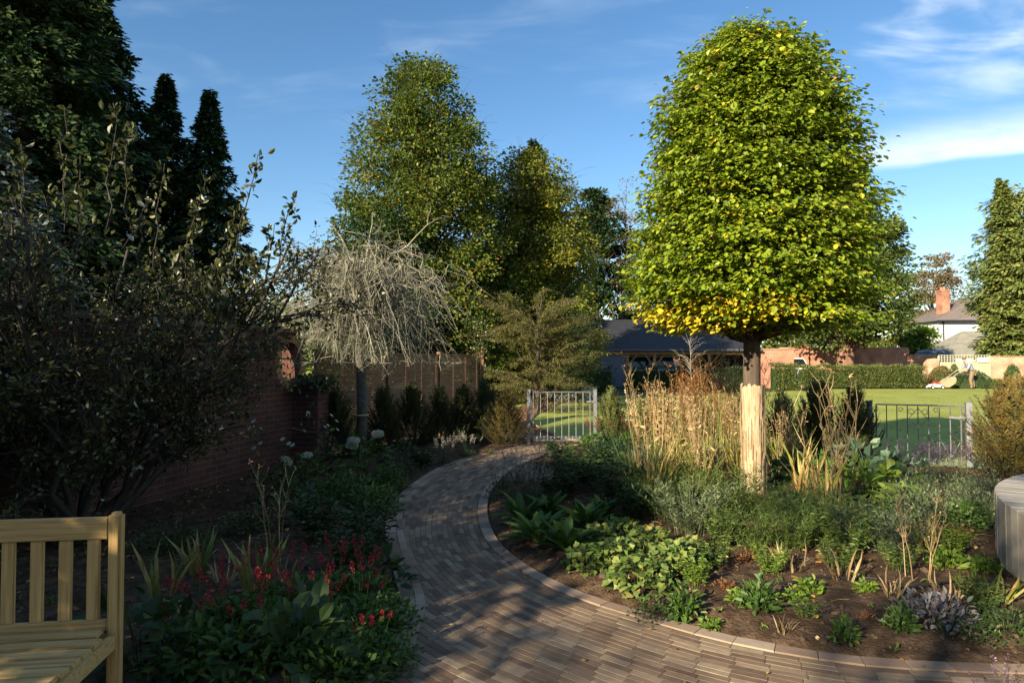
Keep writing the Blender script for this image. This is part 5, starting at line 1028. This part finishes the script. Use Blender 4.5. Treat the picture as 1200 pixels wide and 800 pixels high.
for i, (x, y, p_, s_, lb) in enumerate(((888, 722, sm2, 1.5, 'small blue green plant standing alone left in the open soil'), (800, 722, sm2, 1.5, 'small upright blue green plant near the kerb under the lobed clumps'), (945, 700, sm, 1, 'small bright plant with yellow leaf in open soil'), (1104, 668, sm, 1.5, 'flat green plant in the open soil right of centre'), (1145, 675, sm, 1.2, 'small green plant near the foot of the timber seat'), (1160, 712, cutg, 1.1, 'cut back grass tuft with green base near the seat'), (925, 676, cut, 1.0, 'cut back straw stubs left in the open soil'), (985, 690, cut, 1.1, 'cut back straw stubs in the middle of the open soil'), (1042, 706, cut, .9, 'cut back straw stubs next to the silver mound'), (915, 745, cut, .6, 'broken straw stubs lying close to the kerb'), (986, 752, sm2, 1.0, 'small blue green plant near the kerb in the middle'), (1052, 745, sm2, 1.2, 'small blue green plant left of the silver mound'), (1092, 735, slv, 1.15, 'silver purple leaved mound near the kerb'), (1130, 752, gd2, .6, 'low dull green plant between silver mound and kerb'), (1172, 748, gd2, .7, 'low dull green plant at the right edge of the bed'), (1010, 700, sm, .8, 'tiny green plant right of the straw stubs'), (870, 665, red2, 1, 'withered orange plant below the narrow leaved greenery'), (1120, 636, red2, 1.3, 'orange withered plant before the grey green mounds'), (1060, 668, red2, .8, 'withered rusty plant in the open soil'), (848, 700, red2, .8, 'withered brown plant near the lobed clumps'), (925, 712, sm, .9, 'small yellow green plant beside the buried hose'), (1080, 650, iris, .8, 'short grassy blades below the grey green drift'), (1105, 712, cut, .8, 'cut straw stubs behind the silver mound'), (960, 668, red2, .7, 'withered tuft under the front narrow leaved clumps'), (768, 720, gd2, .6, 'low dark plant at the kerb under the lobed row'), (830, 735, sm, .7, 'tiny green plant at the kerb near the lobed row'), (1010, 735, red2, .6, 'dry brown tuft close to the kerb in the middle'))): px(p_, x, y, lb, k, s_)
for i, (x, y, p_, s_, lb) in enumerate(((835, 672, prM[0], .6, 'loose green plant in front of the greenery, left of the dead tuft'), (900, 678, prM[1], .5, 'bright loose plant just in front of the narrow leaved row'), (975, 676, prM[0], .55, 'loose green plant at the front of the row below the pale straps'), (1048, 676, prM[0], .5, 'loose green plant between two straw stubs in open soil'), (812, 695, prM[1], .5, 'bright loose plant by the hose near the lobed clumps'), (1115, 655, prM[1], .5, 'bright loose plant in open soil before the timber seat'), (864, 712, sm, .9, 'tiny sprouting plant between kerb and hose'), (940, 732, prM[0], .35, 'very small loose plant near the kerb centre'), (1145, 722, prM[0], .5, 'loose green plant right of the silver mound'), (1130, 700, cutg, .6, 'small tuft of cut grass above the silver mound'))): px(p_, x, y, lb, k, s_)
# young yews
y1 = yew(1, .95, .34, lm['yewlight'], 1.2); y2 = yew(2, .78, .34, lm['yewlight'], 1.1); y3 = yew(3, .95, .33, lm['yew'], 1.3); y4 = yew(4, 1.0, .55, lm['yewrust'], 2.2); y5 = yew(5, 1.2, .55, lm['yew'], 1.6)
y6 = yew(6, 1.25, .6, lm['yew'], 1.6); y7 = yew(7, 1.0, .55, lm['yewrust'], 1.5)
px(y1, 716, 522, 'young yew with light green upright shoots beside the small gate', 'yew', 1.2); px(y2, 748, 524, 'shorter olive young yew right of the light green one', 'yew', 1.05); px(y2, 775, 518, 'olive young yew hidden among the rusty stems', 'yew', 1.05)
px(y3, 958, 548, 'dark young yew left of the pair above the big leaves', 'yew', 1.18); px(y3, 1000, 548, 'dark young yew right of the pair, touching the right gate', 'yew', 1.22); px(y1, 915, 538, 'light green young yew right of the wrapped trunk', 'yew', 1.12)
px(y4, 1188, 562, 'rust tinted bushy yew at the right edge beyond the gate', 'yew', 1.18); px(y4, 1225, 556, 'second rust tinted yew, cut off by the right edge', 'yew', 1.2)
for i, (x, y, s_, p_, lb) in enumerate(((394, 541, .85, y5, 'dark hedge yew immediately left of the weeping trunk'), (450, 532, .85, y6, 'dark hedge yew immediately right of the weeping trunk'), (484, 526, .95, y5, 'tallest dark hedge yew before the fence'), (515, 521, .92, y6, 'dark hedge yew fourth along from the weeping trunk'), (543, 518, .98, y5, 'dark hedge yew before the end post of the fence'), (568, 518, .95, y6, 'dark hedge yew next to the rusty one'), (592, 523, 1.0, y7, 'rusty leaved hedge bush next to the left gate post'))): px(p_, x, y, lb, 'yew', s_, group='yew hedge before the slatted fence')
# left bed
for i, ((x, y, s_), lb) in enumerate(zip(((262, 748, 1), (300, 742, .95), (345, 728, 1), (392, 722, 1), (428, 712, .9), (330, 775, 1), (378, 765, 1), (425, 752, .95), (230, 785, 1), (285, 790, 1), (440, 785, .8)), ('red flowered clump nearest the bench, upper', 'red flowered clump second from the bench, upper row', 'red flowered clump in the middle of the upper row', 'red flowered clump fullest of the upper row', 'red flowered clump closest to the path bend', 'red flowered clump in the middle of the lower row', 'red flowered clump right of the lower middle', 'red flowered clump beside the path edge', 'red flowered clump at the foot of the bench', 'red flowered clump second in the lowest row', 'red flowered clump at the bottom where the path widens'))): px(prP[i % 3], x, y, lb, k, s_*.76, group='red flowered clumps in the left bed')
for i, (x, y, s_, p_, lb) in enumerate(((170, 790, 1, dk1, 'large dark leaves beside the bench leg'), (440, 600, 1.2, gm, 'fine green mound bulging beside the path'), (405, 592, 1.2, gm, 'fine green mound below the hydrangea'), (455, 575, 1.0, gm, 'fine green mound farther along the path edge'), (425, 572, 1, hy, 'hydrangea with white flower heads below the weeping trunk'), (355, 585, .8, hy, 'hydrangea with fading heads near the brick wall'), (322, 592, 1, an, 'white anemones before the brick wall'), (375, 560, .9, an, 'white anemones at the foot of the brick pier'), (520, 545, .9, prLg[0], 'grey spikes beside the path on the hedge side, nearer'), (548, 536, .9, prLg[1], 'grey spikes beside the path on the hedge side, farther'), (495, 552, .9, prS[0], 'leafy perennial at the path edge below the hedge'), (470, 560, .9, gd2, 'low leafy plant left of the perennial by the path'), (575, 532, .8, sm2, 'small pale plant close to the left gate post'), (380, 640, 1, prS[1], 'dim leafy perennial in the deep shade of the left bed'), (435, 650, .9, prS[2], 'dim leafy perennial beside the path curve'), (410, 680, .9, prS[0], 'dim leafy perennial just above the red flowers'), (290, 630, 1, gd2, 'low leafy plant in deep shade under the wall'), (330, 650, .8, ds3, 'tall thin stalks standing in the dark of the left bed'), (195, 712, 1, iris, 'cut pale blades nearest the bench'), (235, 682, 1, iris, 'cut pale blades behind the first tuft near the bench'), (305, 702, 1, iris, 'cut pale blades in the middle of the left bed'), (340, 690, .9, cut, 'straw stubs above the red flowers'), (265, 690, .9, cut, 'straw stubs between the two cut tufts'), (360, 615, 1, dk1, 'large dark leaves below the white anemones'), (470, 545, .8, dk1, 'large dark leaves at the foot of the hedge'), (440, 690, .8, dk1, 'large leaves catching light by the path curve'), (200, 650, 1.1, gd2, 'low leafy plant in the gloom behind the bench'), (450, 735, .8, gm, 'green mound spilling towards the path by the red flowers'), (455, 770, .7, gm, 'green mound lowest at the path edge'), (400, 792, .9, gm, 'green mound under the red flowers at the bottom'), (345, 796, .9, dk1, 'large leaves below the red flowers at the bottom edge'))): px(p_, x, y, lb, k, s_)
# foreground tips below the frame edge
fw = lavender(9, lm['purple'], lm['dark'], 'purple_spiked_clump', 7, .30); fg = lavender(8, lm['greyspike'], lm['dark'], 'grey_spiked_clump', 5, .26)
place(fw, (2.12, 2.86, 0), 1, .8, 'dark purple spikes poking up at the bottom right edge', k); place(fg, (.62, 2.88, 0), 2, .62, 'pale flower spike poking up at the bottom edge right of centre', k); place(fg, (.30, 2.86, 0), 0, .5, 'faint pale spike poking up at the bottom edge centre', k)
# stakes, small tree by the barn, climber at fence end
decid('bare_sapling', at(810, 30), 2.9, .9, egg([(0, .4), (.6, .7), (1, .2)]), 34, 2, .05, lm['birch'], palebark, 'leafless young tree before the barn', seed=77, clr=.2, tr=.03, twigs=1)
b = MB(); b.box((0, 0, .9), (.07, .07, 1.8)); o = b.build('corner_post', fm, None); o.location = (-.70, 15.6, 0); tag(o, 'single timber post at the gate end of the slatted fence', 'post'); b = MB(); b.box((0, 0, 1.81), (.085, .085, .02)); b.build('post_cap', fm, o)
cl_ = np.random.default_rng(8); m = MB(); n = 420; p_ = cl_.normal(0, 1, (n, 3))*[.16, .16, .33]; m.leaves(p_+[0, 0, 2.0], cl_.normal(size=(n, 3)), rnd3(cl_, n), .05, .035, 'oval', rng=cl_); tk = MB(); stems(tk, cl_, 5, 2.1, .1, .006, .05)
place(proto('climbing_plant', ('foliage', m, lm['shrub']), ('stems', tk, darkbark)), (-.74, 15.4, 0), 0, 1, 'pale leaved climber above the end post of the fence', 'climber')
iv = np.random.default_rng(9); m = MB(); n = 700; p_ = np.c_[iv.uniform(-.35, .35, n), iv.normal(0, .12, n), 1.30+iv.normal(0, .05, n)-abs(iv.normal(0, .06, n))]; m.leaves(p_, iv.normal(0, .6, (n, 3))+[0, -.3, .1], rnd3(iv, n)+[0, -1, 1], .05, .045, 'lobe', rng=iv)
place(proto('ivy', ('foliage', m, lm['dark'])), (-3.05, 10.05, 0), wang-R(90), 1, 'ivy growing over the top of the low brick pier', 'ivy')
# hose, stones, fallen leaves
def hose(pts, label):
    q = np.array([[*G(x, y)[:2], 0] for x, y in pts]); q = spline(q, 8); q[:, 2] = [gz(a[0], a[1])+.012 for a in q]; m = MB(); m.tube(q, .009, 6); tag(m.build('irrigation_hose', plain('black_hose', (.02, .02, .022)), None, True), label, 'hose')
hose([(842, 690), (900, 693), (960, 686), (1020, 690), (1060, 700), (1110, 690), (1160, 670)], 'black irrigation hose lying across the open soil at right'); hose([(690, 610), (712, 632), (735, 648), (752, 664), (800, 690)], 'black irrigation hose running between rosettes and lobed clumps')
r2 = np.random.default_rng(12)
def scat(n, f):
    p = np.c_[r2.uniform(-4.5, 6.8, n*3), r2.uniform(2.6, 9.5, n*3)]; d = np.maximum(side(Rc, p), -side(Lc, p)); p = p[d > .08][:n]; return np.array([[a, b_, gz(a, b_)+f] for a, b_ in p])
n = 1500; q = scat(n, .012); m = MB(); m.leaves(q, r2.normal(0, 1, (len(q), 3))*[1, 1, .25], np.c_[r2.normal(0, .35, (len(q), 2)), np.ones(len(q))], r2.uniform(.025, .06, len(q)), r2.uniform(.02, .04, len(q)), 'oval', rng=r2); tag(m.build('fallen_leaves', lm['fallen']), 'brown and yellow leaves scattered over the bed soil', 'fallen leaves', kind='stuff')
m = MB(); q = scat(9000, .0)
for a in q: s_ = r2.uniform(.005, .019)*(1+(r2.random() < .04)); m.ell(a, (s_, s_*r2.uniform(.6, 1.2), s_*.7), 5, 4, r=r2.random()*.9+(.1 if r2.random() < .03 else 0), jit=.15, rng=r2)
tag(m.build('soil_crumbs', attrmat('soil_crumb', [(0, (.03, .018, .011)), (.8, (.09, .06, .036)), (.95, (.16, .12, .08)), (1, (.3, .25, .18))], amt=.12)), 'crumbs of soil and small stones over the beds', 'soil crumbs', kind='stuff')
n = 260; p = np.c_[r2.uniform(-1.4, 3.0, n), r2.uniform(3.2, 12, n)]; p = p[(side(Rc, p) < 0) & (side(Lc, p) > 0)]; m = MB(); m.leaves(np.c_[p, np.full(len(p), .028)], r2.normal(0, 1, (len(p), 3))*[1, 1, .1], np.c_[r2.normal(0, .2, (len(p), 2)), np.ones(len(p))], r2.uniform(.015, .04, len(p)), .02, 'oval', rng=r2)
tag(m.build('fallen_leaves', lm['fallen']), 'few small leaves lying on the brick path', 'fallen leaves', kind='stuff')
n = 420; q = scat(n, .0); m = MB()
for a in q:
    k_ = r2.integers(4, 9); c_ = np.repeat(a[None], k_, 0)+r2.normal(0, .012, (k_, 3))*[1, 1, 0]; m.leaves(c_, np.c_[r2.normal(0, .7, (k_, 2)), np.full(k_, .55)], r2.normal(0, .4, (k_, 3))+[0, 0, 1], r2.uniform(.02, .06, k_), .014, 'oval', r=r2.uniform(.2, 1, k_))
tag(m.build('seedlings', lm['meadow']), 'small green seedlings dotted over the bed soil', 'seedlings', kind='stuff')
m = MB()
for a in scat(420, .012):
    t_ = r2.uniform(0, 6.28); l_ = r2.uniform(.04, .16); m.tube([a, a+[math.cos(t_)*l_*.5, math.sin(t_)*l_*.5, r2.uniform(.0, .02)], a+[math.cos(t_+.2)*l_, math.sin(t_+.2)*l_, .003]], .0022, 3, r=r2.random())
tag(m.build('dead_twigs', lm['straw']), 'broken dead stems lying over the bed soil', 'dead stems', kind='stuff')
n = 900; p = np.c_[r2.uniform(1.5, 22, n), r2.uniform(10, 34, n)]; p = p[(p[:, 1] > 13) | (p[:, 0] > 5.6)]; m = MB(); m.leaves(np.c_[p, np.full(len(p), .022)], r2.normal(0, 1, (len(p), 3))*[1, 1, .1], np.c_[r2.normal(0, .3, (len(p), 2)), np.ones(len(p))], r2.uniform(.04, .08, len(p)), .05, 'oval', rng=r2)
tag(m.build('fallen_leaves', lm['fallen']), 'sparse autumn leaves lying on the mown lawn', 'fallen leaves', kind='stuff')
# distant woodland behind everything
wd = np.random.default_rng(14); m = MB()
for i in range(120):
    x = -70+i*1.6+wd.normal(0, 1); 
    if x > 22: break
    y = 62+wd.normal(0, 5); h = 7+wd.normal(0, 1.3); n = 260; d = rnd3(wd, n); d[:, 2] = abs(d[:, 2]); m.leaves(np.array([x, y, 0])+d*[2.6, 2.4, h]*wd.uniform(.6, 1, (n, 1)), d+wd.normal(0, .4, (n, 3)), rnd3(wd, n), .9, .55, 'dia', rng=wd)
tag(m.build('distant_woodland', lm['oak']), 'distant wood closing the view behind fence and trees', 'woodland', kind='stuff')
